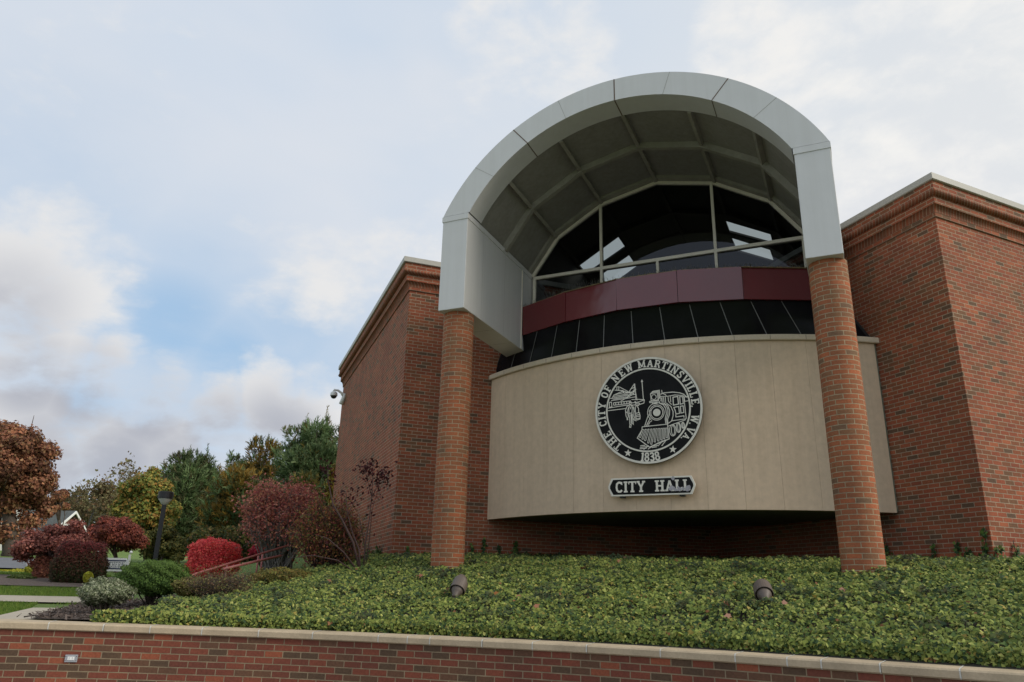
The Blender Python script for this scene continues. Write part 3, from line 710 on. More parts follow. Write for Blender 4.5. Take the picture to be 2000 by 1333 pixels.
dl([(955, 282), (1000, 264), (1150, 262), (1260, 284), (1320, 312), (1372, 368)], .008); dl([(1050, 325), (1180, 312), (1310, 332), (1330, 360)]); dl([(940, 272), (945, 318), (1050, 322), (1030, 292), (985, 270)])
dl([(975, 214), (980, 262)]); dl([(940, 335), (960, 345), (955, 395)]); dl([(975, 330), (975, 420)]); dl([(1000, 330), (1003, 425)]); dl([(1028, 328), (1030, 428)]); dl([(1072, 330), (1076, 405), (1122, 462)]); dl([(1108, 328), (1112, 420)])
dl([(1150, 345), (1225, 340), (1232, 462), (1150, 472), (1150, 345)], .009); dl([(1255, 345), (1300, 348), (1306, 458), (1258, 465), (1255, 345)], .008); dl([(1155, 508), (1232, 500), (1240, 608), (1185, 616), (1175, 560), (1155, 508)], .008); dl([(1258, 498), (1302, 495), (1308, 600), (1262, 606), (1258, 498)], .008)
dl([(1318, 345), (1340, 700)]); dl([(1180, 625), (1182, 662), (1305, 652), (1308, 680)], .008); dl([(1112, 718), (1338, 702)]); dl([(1044, 762), (1115, 720)]); dl([(1050, 800), (1330, 716)]); dl([(1325, 358), (1380, 352)]); dl([(1330, 425), (1390, 420)]); dl([(1325, 358), (1330, 425)])
for cx, cy, rx, ry in ((1122, 868, 50, 88), (1214, 832, 34, 76), (1285, 800, 22, 48)): de(cx, cy, rx, ry); de(cx+4, cy, rx*.5, ry*.85)
dl([(600, 1080), (680, 1076)]); dl([(595, 1104), (720, 1098)]); dl([(590, 1126), (700, 1124)]); dl([(650, 1140), (735, 1085)]); dl([(760, 1108), (880, 1052), (1010, 1010)]); dl([(780, 1116), (860, 1110)]); dl([(790, 1096), (880, 1090)]); dl([(880, 1100), (960, 1020)]); dl([(940, 1100), (1015, 1012)]); dl([(720, 1140), (790, 1098)])
# riverboat
dl([(110, 345), (145, 345), (150, 420), (108, 430), (110, 345)]); dl([(88, 440), (380, 415), (590, 425), (680, 402), (690, 350), (600, 335), (480, 330)]); dl([(80, 482), (385, 468)]); dl([(690, 350), (600, 378), (480, 385)])
dl([(180, 358), (440, 350)]); dl([(180, 400), (440, 390)]); dl([(180, 358), (180, 400)])
for x in (215, 262, 310, 355, 400, 440): dl([(x, 356), (x, 392)])
dl([(125, 285), (420, 250), (560, 250)]); dl([(140, 320), (440, 300), (545, 290)]); dl([(160, 270), (200, 225), (340, 180), (355, 205), (180, 232)]); dl([(200, 150), (345, 170), (360, 215), (540, 205)])
for i in range(9): dl([(170+i*34, 283-i*3), (172+i*34, 305-i*2)], .005)
dl([(180, 300), (450, 278)]); dl([(165, 255), (420, 232)])
dl([(240, 100), (240, 160)]); dl([(272, 104), (272, 162)]); dl([(232, 100), (280, 100)]); dl([(285, 105), (430, 195)]); dl([(300, 165), (440, 210)])
dl([(536, 72), (430, 215), (520, 235), (540, 72), (572, 350)]); dl([(548, 140), (552, 345)]); dl([(480, 150), (545, 130)]); dl([(500, 195), (560, 165)]); dl([(420, 270), (545, 175)]); dl([(300, 340), (520, 240)]); dl([(380, 200), (480, 205), (500, 230)])
dl([(660, 30), (674, 340)]); dl([(650, 48), (660, 22), (672, 46), (650, 48)])
# people on the bank
dl([(440, 375), (455, 345), (475, 375), (435, 380), (480, 380)]); dl([(440, 385), (445, 410), (470, 410), (472, 385)]); dl([(440, 415), (400, 440), (375, 500), (382, 590), (405, 640), (420, 600), (410, 520), (425, 455)]); dl([(470, 415), (500, 440), (515, 510), (510, 600), (530, 640)]); dl([(430, 440), (432, 550), (480, 550), (490, 450)]); dl([(440, 430), (460, 480), (478, 425)])
dl([(430, 555), (440, 650), (440, 730), (462, 740), (465, 640), (460, 570)]); dl([(470, 560), (478, 640), (480, 715), (500, 735), (495, 640), (485, 560)]); dl([(440, 740), (434, 775), (455, 778), (462, 745)]); dl([(385, 520), (400, 545)]); dl([(400, 620), (398, 650), (418, 655)])
dl([(545, 380), (560, 400), (590, 395), (610, 405), (590, 440), (560, 440), (540, 420), (545, 380)]); dl([(540, 440), (535, 520), (545, 560)]); dl([(565, 445), (590, 480), (590, 545)]); dl([(540, 560), (600, 550), (612, 600), (608, 655), (560, 668), (540, 620), (540, 560)]); dl([(545, 590), (610, 582)]); dl([(545, 615), (612, 606)]); dl([(550, 650), (608, 640)]); dl([(520, 620), (545, 680), (520, 670), (505, 640)]); dl([(515, 460), (520, 540)]); dl([(540, 375), (535, 365), (548, 368)])
ln.build('line_drawing', 'cream', seal)
mb = MB(); c0 = dv(882, 570)
for i in range(32):
    a, b_ = 2*PI*i/32, 2*PI*(i+1)/32; mb.face([sfn(c0[0], c0[1], .006), sfn(c0[0]+.064*math.cos(a), c0[1]+.064*math.sin(a), .006), sfn(c0[0]+.064*math.cos(b_), c0[1]+.064*math.sin(b_), .006)])
mb.build('boiler_disc', 'cream', seal)
for x, y in ((-.7, -.45), (.72, -.42), (.1, .8), (-.1, -.8)): mb = MB(); mb.box((x-.03, y-.03, -.13), (x+.03, y+.03, -.041), sfn); mb.build('bracket', 'postblack', seal)
# CITY HALL board
HC = (-.065, 1.69)
def hfn(x, y, z): return W(HC[0]+x, 1.49-z, HC[1]+y)
board = empty('name_board', tuple(hfn(0, 0, 0)), label='black and cream CITY HALL board with pointed ends below the round seal', cat='sign')
def hexp(k): w_, h_ = .725-k*1.2, .15-k; return [(-w_, .02), (-w_, -.02), (-w_+.055, -h_), (w_-.055, -h_), (w_, -.02), (w_, .02), (w_-.055, h_), (-w_+.055, h_)]
mb = MB(); mb.prism([hfn(x, y, -.035) for x, y in hexp(0)], -TV*.035); mb.build('board', 'cream', board, weld=True, bevel=.004)
mb = MB(); mb.face([hfn(x, y, .002) for x, y in hexp(.026)]); mb.build('field', 'black', board)
hs = .172; x = -.60
for ch in 'CITY HALL':
    if ch == ' ': x += .155; continue
    w_ = GL[ch][0]*hs*1.0; mb = MB(); letter(mb, ch, lambda a, b_, z, xx=x+w_/2: hfn(xx+a, b_, z), hs, .005, 1.12); mb.build('letter', 'cream', board); x += w_+.014
rr_ = random.Random(5)
for cx, cy, r in ((.33, -.055, .035), (.37, -.04, .03), (.41, -.07, .028), (.47, -.065, .035), (.53, -.06, .03), (.60, -.055, .045), (.625, -.04, .035), (.345, -.02, .022), (.375, .115, .03), (.45, -.035, .02)):
    pts = [(cx+r*(.7+.5*rr_.random())*math.cos(k*PI/5), cy+r*(.7+.5*rr_.random())*math.sin(k*PI/5)) for k in range(10)]
    fl = MB(); fl.face([hfn(a, b_, .0095+cx*.002) for a, b_ in pts]); fl.build('residue_patch', 'flake', board)
for x in (-.5, .5): mb = MB(); mb.box((x-.04, -.17, -.13), (x+.04, -.10, -.036), hfn); mb.build('bracket', 'postblack', board)
# ================================================================== GROUND
def grid_mesh(name, pts, mat, kind='structure', label=None):      # pts: (n,m,3)
    n, m_ = pts.shape[:2]
    v = pts.reshape(-1, 3); idx = np.arange(n*m_).reshape(n, m_)
    f = np.stack([idx[:-1, :-1], idx[1:, :-1], idx[1:, 1:], idx[:-1, 1:]], -1).reshape(-1, 4)
    me = bpy.data.meshes.new(name); me.from_pydata(v.tolist(), [], f.tolist()); me.materials.append(MT[mat])
    me.polygons.foreach_set('use_smooth', [True]*len(me.polygons)); me.update()
    o = bpy.data.objects.new(name, me); COL.objects.link(o)
    if kind: o['kind'] = kind
    if label: o['label'] = label
    return o
sg = np.concatenate([np.linspace(-260, -40, 34), np.linspace(-39, -12.5, 60), np.linspace(-12, 8, 101), np.linspace(9, 160, 40)])
of = np.concatenate([[-160, -60, -25, -12, -6, -3, -1, .10, .13], np.linspace(.16, 12, 74), np.linspace(12.6, 60, 90), np.linspace(64, 500, 40)])
pts = np.zeros((len(sg), len(of), 3))
for i, s in enumerate(sg):
    sa = float(np.clip(s, _ws.min()+.1, _ws.max()-.1)) if False else s
    t = tw(s)+of
    P = M0+np.outer(np.full(len(of), s), SV)+np.outer(t, TV)
    z = G(P[:, 0], P[:, 1]); z = np.where(of < .11, -1.62, z)
    pts[i] = np.stack([P[:, 0], P[:, 1], z], 1)
grid_mesh('ground', pts, 'lawn')
# planting soil over the bank (a sheet just above the lawn)
def sheet(name, poly_fn, mat, s0, s1, n, o0, o1, m_, lift=.012, kind='structure'):
    ss = np.linspace(s0, s1, n); oo = np.linspace(o0, o1, m_); P = np.zeros((n, m_, 3))
    for i, s in enumerate(ss):
        q = M0+np.outer(np.full(m_, s), SV)+np.outer(tw(s)+oo, TV); P[i] = np.stack([q[:, 0], q[:, 1], G(q[:, 0], q[:, 1])+lift], 1)
    return grid_mesh(name, P, mat, kind)
sheet('soil', None, 'soil', -5.2, 8.5, 120, .18, 9.5, 80, .014)
def drape(name, mat, poly, lift, zmin=-9, kind='structure'):
    """polygon of bearings/pixels laid on the ground, finely triangulated"""
    poly = [np.array(p, float) for p in poly]
    n = 24
    a, b_, c_, d_ = poly; P = np.zeros((n, n, 3))
    for i in range(n):
        for j in range(n):
            u, v = i/(n-1), j/(n-1); q = (a*(1-u)+b_*u)*(1-v)+(d_*(1-u)+c_*u)*v
            P[i, j] = (q[0], q[1], max(float(G(q[0], q[1])), zmin)+lift)
    return grid_mesh(name, P, mat, kind)
h_ = lambda x, y, d0=5: hit(x, y, d0)
print('corner', h_(0, 1205, 8), h_(75, 1184, 8), h_(150, 1186, 8), 'walk', h_(0, 1172, 9), h_(0, 1163, 9), 'mulch', h_(80, 1143, 12), 'road', h_(0, 1120, 15), 'pr', h_(1500, 1192, 5))
# concrete corner of the planter bed
p0, p1 = toST(*h_(-60, 1216, 8)[:2]), toST(*h_(205, 1186, 8)[:2])
# ------------------------------------------------------------------ retaining wall
rw = empty('retaining_wall', tuple(WC[120]), label='long low curved red brick retaining wall capped with pale concrete stones, holding the ivy bank', cat='wall')
wn = np.gradient(WC[:, :2], axis=0); wn /= np.linalg.norm(wn, axis=1, keepdims=True); wn = np.stack([-wn[:, 1], wn[:, 0]], 1)   # towards the bank
if np.dot(wn[120], TV[:2]) < 0: wn = -wn
arc = np.concatenate([[0], np.cumsum(np.hypot(*(np.diff(WC[:, :2], axis=0).T)))])
mb = MB()
F = WC.copy(); F[:, :2] += wn*.03
for i in range(len(F)-1):
    zt0, zt1 = WC[i, 2]-.075, WC[i+1, 2]-.075
    mb.face([(*F[i, :2], -1.75), (*F[i+1, :2], -1.75), (*F[i+1, :2], zt1), (*F[i, :2], zt0)], [(arc[i], -1.75-zt0+.003), (arc[i+1], -1.75-zt1+.003), (arc[i+1], .003), (arc[i], .003)])
    b0, b1 = F[i, :2]+wn[i]*.24, F[i+1, :2]+wn[i+1]*.24
    mb.face([(*b1, -1.75), (*b0, -1.75), (*b0, zt0), (*b1, zt1)])
mb.build('brick_face', 'brick_low', rw)
# cap stones
def wpt(a, inset, dz):
    i = np.interp(a, arc, np.arange(len(arc))); k = int(min(i, len(arc)-2)); f = i-k
    p = WC[k]*(1-f)+WC[k+1]*f; n_ = wn[k]*(1-f)+wn[k+1]*f
    return np.array([p[0]+n_[0]*inset, p[1]+n_[1]*inset, p[2]+dz])
azs = np.degrees(np.arctan2(WC[:, 0], WC[:, 1]))
jx = [93, 202, 293, 395, 505, 612, 740, 797, 840, 943, 1040, 1146, 1288, 1432, 1532, 1597, 1711, 1863, 1990]
ja = []
for x in jx:
    r = ray(x, 1230); az = math.degrees(math.atan2(r[0], r[1])); ja.append(float(np.interp(az, azs[np.argsort(azs)], arc[np.argsort(azs)])))
ja = sorted(ja); 
k = ja[0]-.9
while k > 1: ja.insert(0, k); k -= .95
k = ja[-1]+.8
while k < arc[-1]-1: ja.append(k); k += .9
prof = [(.018, -.082), (.0, -.070), (.0, -.018), (.012, -.004), (.030, .0), (.27, .006), (.30, -.004), (.30, -.082)]
def capstone(a0, a1):
    mb = MB(); n = max(2, int((a1-a0)/.12)); R_ = [[wpt(a0+(a1-a0)*i/n, p, z) for p, z in prof] for i in range(n+1)]
    for i in range(n):
        for j in range(len(prof)):
            q = (j+1) % len(prof); mb.face([R_[i][q], R_[i][j], R_[i+1][j], R_[i+1][q]])
    mb.face(R_[0]); mb.face(R_[-1][::-1]); return mb
for i in range(len(ja)-1):
    capstone(ja[i]+.004, ja[i+1]-.004).build('cap_stone', 'cap', rw, weld=True)
mj = MB()
for i, a in enumerate(ja):
    n = 6; e = .0025
    for (p0_, z0_), (p1_, z1_) in zip(prof[0:5], prof[1:6]):
        j0, j1 = (random.Random(i*7+1).uniform(-.006, .006),)*2
        mj.face([wpt(a-.006+j0, p0_-e, z0_+.001), wpt(a+.006+j0, p0_-e, z0_+.001), wpt(a+.006+j1, p1_-e, z1_+.0025), wpt(a-.006+j1, p1_-e, z1_+.0025)])
mj.build('mortar_joint', 'mortar', rw)
for nm_, o0_, o1_, mt_, lf_ in (('pavement', -2.6, .09, 'pave', .012), ('street', -14, -2.75, 'asphalt', .006)):
    ss = np.linspace(-30, 22, 90); oo = np.linspace(o0_, o1_, 4); P = np.zeros((90, 4, 3))
    for i, s in enumerate(ss):
        q = M0+np.outer(np.full(4, s), SV)+np.outer(tw(s)+oo, TV); P[i] = np.column_stack([q[:, 0], q[:, 1], np.full(4, -1.62+lf_)])
    grid_mesh(nm_, P, mt_)
kb = MB()
for i in range(89):
    s0, s1 = ss[i], ss[i+1]; a = [M0+SV*s+TV*(tw(s)+o) for s, o in ((s0, -2.75), (s1, -2.75), (s1, -2.61), (s0, -2.61))]
    lo_z, hi_z = np.array([0, 0, -1.72]), np.array([0, 0, -1.50]); kb.face([q+hi_z for q in a]); kb.face([a[0]+lo_z, a[1]+lo_z, a[1]+hi_z, a[0]+hi_z]); kb.face([a[3]+hi_z, a[2]+hi_z, a[2]+lo_z, a[3]+lo_z])
kb.build('kerb', 'concrete')['kind'] = 'structure'
# outlet box in the brick face
r = ray(138, 1286); az = math.degrees(math.atan2(r[0], r[1])); ao_ = float(np.interp(az, azs[np.argsort(azs)], arc[np.argsort(azs)]))
ob = wpt(ao_, .03, 0); zo = r[2]/math.hypot(r[0], r[1])*math.hypot(ob[0], ob[1])
def ofn(u, v, w_): q = wpt(ao_+u, .03-w_, 0); return np.array([q[0], q[1], zo+v])
ot = empty('outlet_box', tuple(ofn(0, 0, 0)), label='small grey metal outlet cover with white socket, set in the retaining wall bricks', cat='outlet')
mb = MB(); mb.box((-.062, -.040, .0), (.062, .036, .016), ofn); mb.build('cover_plate', 'greymetal', ot, weld=True, bevel=.004)
mb = MB(); mb.box((-.034, -.018, .0163), (.034, .016, .021), ofn); mb.build('socket', 'white', ot, weld=True)
mb = MB()
for x in (-.017, .014):
    for y in (-.006, .006): mb.box((x-.002, y-.003, .0212), (x+.002, y+.003, .0222), ofn)
for x in (-.052, .052):
    for y in (-.022, .018): mb.box((x-.003, y-.003, .0163), (x+.003, y+.003, .0175), ofn)
mb.build('socket_slot', 'dark', ot)
# ------------------------------------------------------------------ ivy bank
def ivy_edge_ok(x, y):
    s, t = toST(x, y); off = t-tw(s)
    ok = (off > .27)
    # inside the building
    ok &= ~((x > 3.05) & (y > 14.13)); ok &= ~((x > 10.02) & (y > 7.62+ (x-10)*.075))
    for c in (-2.98, 2.98): ok &= ((s-c)**2+t**2) > .27**2
    # left end of the bed: a ragged curve
    lim = -1.22+.10*np.sin(y*5.7)+.08*np.sin(y*11.1)+.42*np.maximum(0, y-10.0)
    ok &= x > lim
    ok &= ~((x < 3.05) & (y > 15.5))
    return ok
NI = 270000
s_ = RNG.uniform(-6.2, 7.2, NI); o_ = RNG.uniform(.25, 8.4, NI)**1.0
x_ = M0[0]+(s_+tw(s_)+o_)/2**.5; y_ = M0[1]+(-s_+tw(s_)+o_)/2**.5
k = ivy_edge_ok(x_, y_); x_, y_, s_, o_ = x_[k], y_[k], s_[k], o_[k]
d_ = np.hypot(x_, y_); k = RNG.random(len(d_)) < np.clip(1.25-(d_-6)*.055, .45, 1); x_, y_, s_, o_, d_ = x_[k], y_[k], s_[k], o_[k], d_[k]
def lump(x, y, f=1.0, ph=0):
    return (np.sin(x*2.3*f+1.1*np.sin(y*1.9*f+ph))+np.sin(y*2.9*f+1.3*np.sin(x*2.1*f+ph)+ph)+.6*np.sin(x*5.7*f+y*3.1*f+ph)+.6*np.sin(y*6.3*f-x*4.1*f+ph))/3.2
hol = lump(x_, y_, 6.1, 1.0)+.5*lump(x_, y_, 13.0, 4.0); k = RNG.random(len(x_)) > np.clip((-hol-.45)*1.5, 0, .6); x_, y_, s_, o_, d_ = x_[k], y_[k], s_[k], o_[k], d_[k]
lp = lump(x_, y_); lp2 = lump(x_, y_, 3.7, 2.0); lp3 = lump(x_, y_, 9.5, 5.0)
depth = RNG.random(len(x_))**.6
hgt = .055+.05*lp+.045*lp2+.045*lp3+depth*.09+.015*np.clip(1-(o_-.25)/.5, 0, 1)
z_ = G(x_, y_)+.01+np.clip(hgt, .02, .24)*np.where(o_ < 1.0, RNG.random(len(x_))**.5, 1)
tov = np.stack([-x_, -y_, np.full_like(x_, .0)], 1); tov /= np.linalg.norm(tov, axis=1, keepdims=True)
nr = np.stack([RNG.normal(0, .45, len(x_)), RNG.normal(0, .45, len(x_)), np.full(len(x_), .75)], 1)+tov*.55
palg = [(.150, .200, .046), (.225, .265, .060), (.290, .320, .080), (.088, .136, .040), (.038, .070, .028), (.40, .40, .12), (.33, .26, .065), (.23, .11, .05)]
w1 = np.array([.22, .22, .16, .17, .13, .05, .02, .006]); w1 /= w1.sum()
col = pick(palg, len(x_), .16, w1)
dk = np.clip((lp2+lp*.6-.40)*2.2, 0, 1)[:, None]*.85           # dark patches in the leaf colour, painted as shaded gaps in the ivy
col = col*(1-dk)+pick([(.030, .052, .034), (.040, .060, .040), (.048, .062, .034), (.045, .036, .024)], len(x_), .15)*dk
szs = RNG.uniform(.024, .056, len(x_))*np.where(RNG.random(len(x_)) < .12, 1.35, 1)
# the front of the mat, leaves hanging over the back of the cap
ne = 26000; se = RNG.uniform(-6.2, 7.2, ne); oe = RNG.uniform(.26, .46, ne); he = RNG.random(ne)**.8*.14
xe = M0[0]+(se+tw(se)+oe)/2**.5; ye = M0[1]+(-se+tw(se)+oe)/2**.5; ke = ivy_edge_ok(xe, ye); xe, ye, se, oe, he = xe[ke], ye[ke], se[ke], oe[ke], he[ke]
ze = zw(se)-.01+he; te = np.stack([-xe, -ye, np.zeros(len(xe))], 1); te /= np.linalg.norm(te, axis=1, keepdims=True)
ne_ = te*.9+RNG.normal(0, .35, (len(xe), 3))+[0, 0, .35]
ce = pick(palg, len(xe), .16, w1)*(.45+.55*(he/.14)[:, None]) if False else pick(palg, len(xe), .16, w1)
P_all = np.vstack([np.stack([x_, y_, z_], 1), np.stack([xe, ye, ze], 1)]); nr = np.vstack([nr, ne_]); col = np.vstack([col, ce]); szs = np.concatenate([szs, RNG.uniform(.026, .056, len(xe))])
ivy = leaves('ivy_bank', 'ivy', P_all, nr, szs, col, shape='ivy3')
tagp(ivy, 'bed of green ivy ground cover on the bank in front of the hall', 'ivy', kind='stuff')
print('ivy', len(x_))
# fallen leaves on the ivy: a few orange and pink ones
pp, cc = [], []
for px, py in ((968, 1189), (1013, 1196), (1048, 1216), (1420, 1214), (1424, 1240), (1649, 1186), (1729, 1144), (1535, 1213), (640, 1160), (1972, 1090), (1535, 1170), (250, 1194), (820, 1150), (1210, 1120), (560, 1150)):
    p = hit(px, py, 6); pp.append((p[0], p[1], p[2]+.18)); cc.append(random.choice([(.42, .18, .11), (.36, .15, .05), (.45, .24, .17)]))
fl_ = leaves('fallen_leaves', 'leaf', pp, [(-.3, -.6, .7)]*len(pp), .085, cc, shape='ivy'); tagp(fl_, 'scattered orange and pink fallen leaves lying on the ivy bed', 'leaves', kind='stuff')
# ivy shoots climbing the brick
def climber(label, px, py0, py1, plane, wid, n, lean=0.0):
    """plane: 'L' wing front y=14.15, 'S' wing side x=3.05, 'R' right wing flank x=10.04, 'F' right wing front"""
    P0, nv = {'L': (np.array([3.05, 14.15, 0]), np.array([0, -1., 0])), 'S': (np.array([3.05, 14.15, 0]), np.array([-1., 0, 0])),
              'R': (np.array([10.04, 7.65, 0]), np.array([-1., 0, 0])), 'F': (np.array([10.04, 7.65, 0]), np.array([math.sin(eps), -math.cos(eps), 0]))}[plane]
    def pl(x, y): d = ray(x, y); return d*(np.dot(P0, nv)/np.dot(d, nv))
    b0, b1 = pl(px, py0), pl(px+lean, py1); b0 = b0-np.array([0, 0, .25])
    al_ = np.array([-nv[1], nv[0], 0]); H = b1[2]-b0[2]
    root = empty('climbing_ivy', tuple(b0), label=label, cat='climbing plant', group='ivy shoots climbing the brick walls')
    mb = MB(); rg = random.Random(int(px)); pts = [b0+(b1-b0)*i/6+al_*rg.uniform(-.3, .3)*wid*(i/6)+nv*.03 for i in range(7)]; mb.tube(pts, .005, 5); mb.build('stem', 'bark', root)
    f = RNG.random(n)**1.3; q = b0[None]+(b1-b0)[None]*f[:, None]+al_[None]*(RNG.normal(0, .5, n)*wid*(1.15-f))[:, None]+nv[None]*RNG.uniform(.02, .10, n)[:, None]
    leaves('foliage', 'ivy', q, nv[None]+RNG.normal(0, .45, (n, 3))+np.array([0, 0, .3]), RNG.uniform(.045, .08, n), pick([(.05, .10, .03), (.09, .15, .035), (.13, .18, .045), (.035, .07, .025)], n, .15), root, shape='ivy')
climber('tall ivy shoot climbing the front corner of the right wing', 1926, 1085, 1034, 'R', .07, 70)
climber('short ivy shoot on the sunlit right wing face, right of the corner', 1976, 1085, 1056, 'F', .10, 45)
climber('spreading ivy low on the sunlit right wing face beside the corner', 1944, 1088, 1068, 'F', .22, 90)
climber('leafy ivy shoot on the right wing flank, nearest the corner shoot', 1874, 1090, 1055, 'R', .07, 40)
climber('ivy sprig on the right wing flank between the pillar and the leafy shoot', 1828, 1092, 1064, 'R', .09, 40)
climber('ivy tuft low on the right wing flank under the wall joints', 1895, 1092, 1072, 'R', .14, 60)
climber('dark ivy growing behind the foot of the right brick pillar', 1735, 1095, 1060, 'R', .14, 80)
climber('ivy shoot on the left wing front between its corner and the left pillar', 795, 1090, 1068, 'L', .09, 50)
climber('ivy tuft against the foot of the left brick pillar', 828, 1092, 1080, 'L', .12, 50)
climber('tall dark ivy shoot right of the left brick pillar', 944, 1085, 1050, 'L', .09, 75)
climber('leaning ivy sprig between the left pillar and the tall dark shoot', 930, 1085, 1062, 'L', .08, 35, -12)
climber('shaded ivy mass under the left end of the limestone bay', 1005, 1085, 1056, 'L', .16, 90)
climber('ivy tuft under the limestone bay, left of the shaded mass', 972, 1085, 1066, 'L', .12, 50)
climber('thick ivy clump on the left wing side wall close to its corner', 745, 1100, 1066, 'S', .30, 170)
climber('ivy shoots on the left wing side wall left of the thick clump', 722, 1100, 1062, 'S', .30, 110)
climber('thin ivy shoots furthest back on the left wing side wall', 700, 1100, 1056, 'S', .4, 90)
# ------------------------------------------------------------------ floodlights in the ivy
def flood(px, py, dist, target, label, k=1.0):
    p = hit(px, py, 6.5); g = float(G(p[0], p[1])); b0 = np.array([p[0], p[1], g])
    root = empty('floodlight', tuple(b0), label=label, cat='floodlight', group='brown floodlights in the ivy bed')
    ax = np.array(target, float); ax /= np.linalg.norm(ax)
    e1 = np.cross(ax, [0, 0, 1.]); e1 /= np.linalg.norm(e1); e2 = np.cross(e1, ax)
    c = np.array([b0[0], b0[1], g+.19])
    fn = lambda q: c+(e1*q[0]+e2*q[1]+ax*q[2])*k
    mb = MB(); mb.lathe([(0, -.085), (.030, -.085), (.038, -.07), (.042, -.03), (.060, -.005), (.078, .03), (.083, .07), (.083, .145), (.078, .145), (.076, .08)], 28, fn)
    mb.build('lamp_body', 'bronze', root, smooth=True)
    mb = MB(); n = 22                        # cowl wrapped over the top of the head
    rows = []
    for i in range(n+1):
        a = math.radians(-62+ (304)*i/n); lo = .052 if 8 < 90 else 0
        cut = .19*(.5-.5*math.cos(min(1, max(0, (i/n)))*2*PI))
        r0, r1 = .092, .102
        rows.append([(r0*math.cos(a), r0*math.sin(a), .035), (r1*math.cos(a), r1*math.sin(a), .035), (r1*.99*math.cos(a), r1*.99*math.sin(a), .14+cut*.35), (r1*.72*math.cos(a), r1*.72*math.sin(a), .20+cut*.32), (r0*.70*math.cos(a), r0*.70*math.sin(a), .195+cut*.32), (r0*.96*math.cos(a), r0*.96*math.sin(a), .135+cut*.35)])
    for i in range(n):
        for j in range(6):
            q = (j+1) % 6; mb.face([fn(np.array(z)) for z in (rows[i][j], rows[i+1][j], rows[i+1][q], rows[i][q])])
    mb.face([fn(np.array(z)) for z in rows[0]]); mb.face([fn(np.array(z)) for z in rows[-1][::-1]])
    mb.build('cowl', 'bronze', root, smooth=False, weld=True, bevel=.003)
    mb = MB(); mb.lathe([(0, .10), (.076, .10)], 24, fn); mb.build('lens', 'lampglass', root)
    mb = MB(); tail = fn(np.array([0, 0, -.08])); mb.tube([tail, tail*.6+np.array([b0[0], b0[1], g+.06])*.4, np.array([b0[0], b0[1], g-.03])], [.026*k, .022*k, .024*k], 12); mb.build('stem', 'bronze', root, smooth=True)
    mb = MB(); mb.lathe([(.0, .0), (.031, .0), (.031, .03), (.0, .03)], 14, lambda q: np.array([b0[0], b0[1], g+.05])+q); mb.build('knuckle', 'bronze', root, smooth=True)
flood(890, 1190, 9.7, (.50, .60, .72), 'brown floodlight leaning right in the ivy below the left pillar', 1.0)
flood(1497, 1204, 8.35, (.48, .80, .52), 'brown floodlight facing the hall in the ivy left of the right pillar', 1.0)
# ================================================================== VEGETATION
def blobs(c, rad, k, rs=(.28, .42), low=-.55, rg=None, jit=.25):
    """k sub-clumps spread on and in an ellipsoid"""
    out = []
    for i in range(k):
        for _ in range(50):
            v = RNG.normal(size=3); v /= np.linalg.norm(v)
            if v[2] > low: break
        f = RNG.uniform(.45, 1.0)**.6*(1-rs[0]*.8)*(1+RNG.normal(0, jit*.35))
        out.append((np.array(c)+v*np.array(rad)*f, RNG.uniform(*rs)*np.mean(rad)*(1.15-.3*f)))
    return out
def crown_pts(bl, n, shell=.55, squash=.8):
    r = np.array([b[1] for b in bl]); w_ = r**2; w_ /= w_.sum(); i = RNG.choice(len(bl), n, p=w_)
    v = RNG.normal(size=(n, 3)); v /= np.linalg.norm(v, axis=1, keepdims=True)
    f = RNG.uniform(shell, 1.06, n)+RNG.normal(0, .05, n); C_ = np.array([b[0] for b in bl])[i]
    v2 = v.copy(); v2[:, 2] *= squash
    return C_+v2*(r[i]*f)[:, None], v, i
def limbs(root, base, bl, rad, mat, trunk_top=None, nlimb=14, wig=.12, parts=True):
    base = np.array(base, float); cs = np.array([b[0] for b in bl]); cen = cs.mean(0)
    top = np.array(trunk_top) if trunk_top is not None else np.array([cen[0], cen[1], base[2]+(cen[2]-base[2])*.75])
    mb = MB(); mid = (base+top)/2+RNG.normal(0, .3, 3)*rad*[1, 1, 0]
    mb.tube([base-[0, 0, .2], base*.8+mid*.2, mid, top], [rad*1.25, rad, rad*.8, rad*.45], 9)
    mb.build('trunk', mat, root, smooth=True)
    mb = MB()
    for j in RNG.choice(len(bl), min(nlimb, len(bl)), replace=False):
        st_ = base+(top-base)*RNG.uniform(.45, 1); en = cs[j]; m1 = (st_+en)/2+RNG.normal(0, wig, 3)*np.linalg.norm(en-st_)*.5
        mb.tube([st_, m1, en, en+(en-m1)*.5], [rad*.34, rad*.2, rad*.09, rad*.03], 5)
        for q in range(3):
            e2 = en+RNG.normal(0, 1, 3)*bl[j][1]*.7; mb.tube([m1, (m1+e2)/2+RNG.normal(0, .1, 3)*bl[j][1], e2], [rad*.12, rad*.07, rad*.02], 4)
    mb.build('limbs', mat, root, smooth=True)
def sized(px, py, rx, ry, dist):
    c = at(px, py, dist); k = float(np.dot(c, FW))/FPX
    return c, rx*k, ry*k/ .95
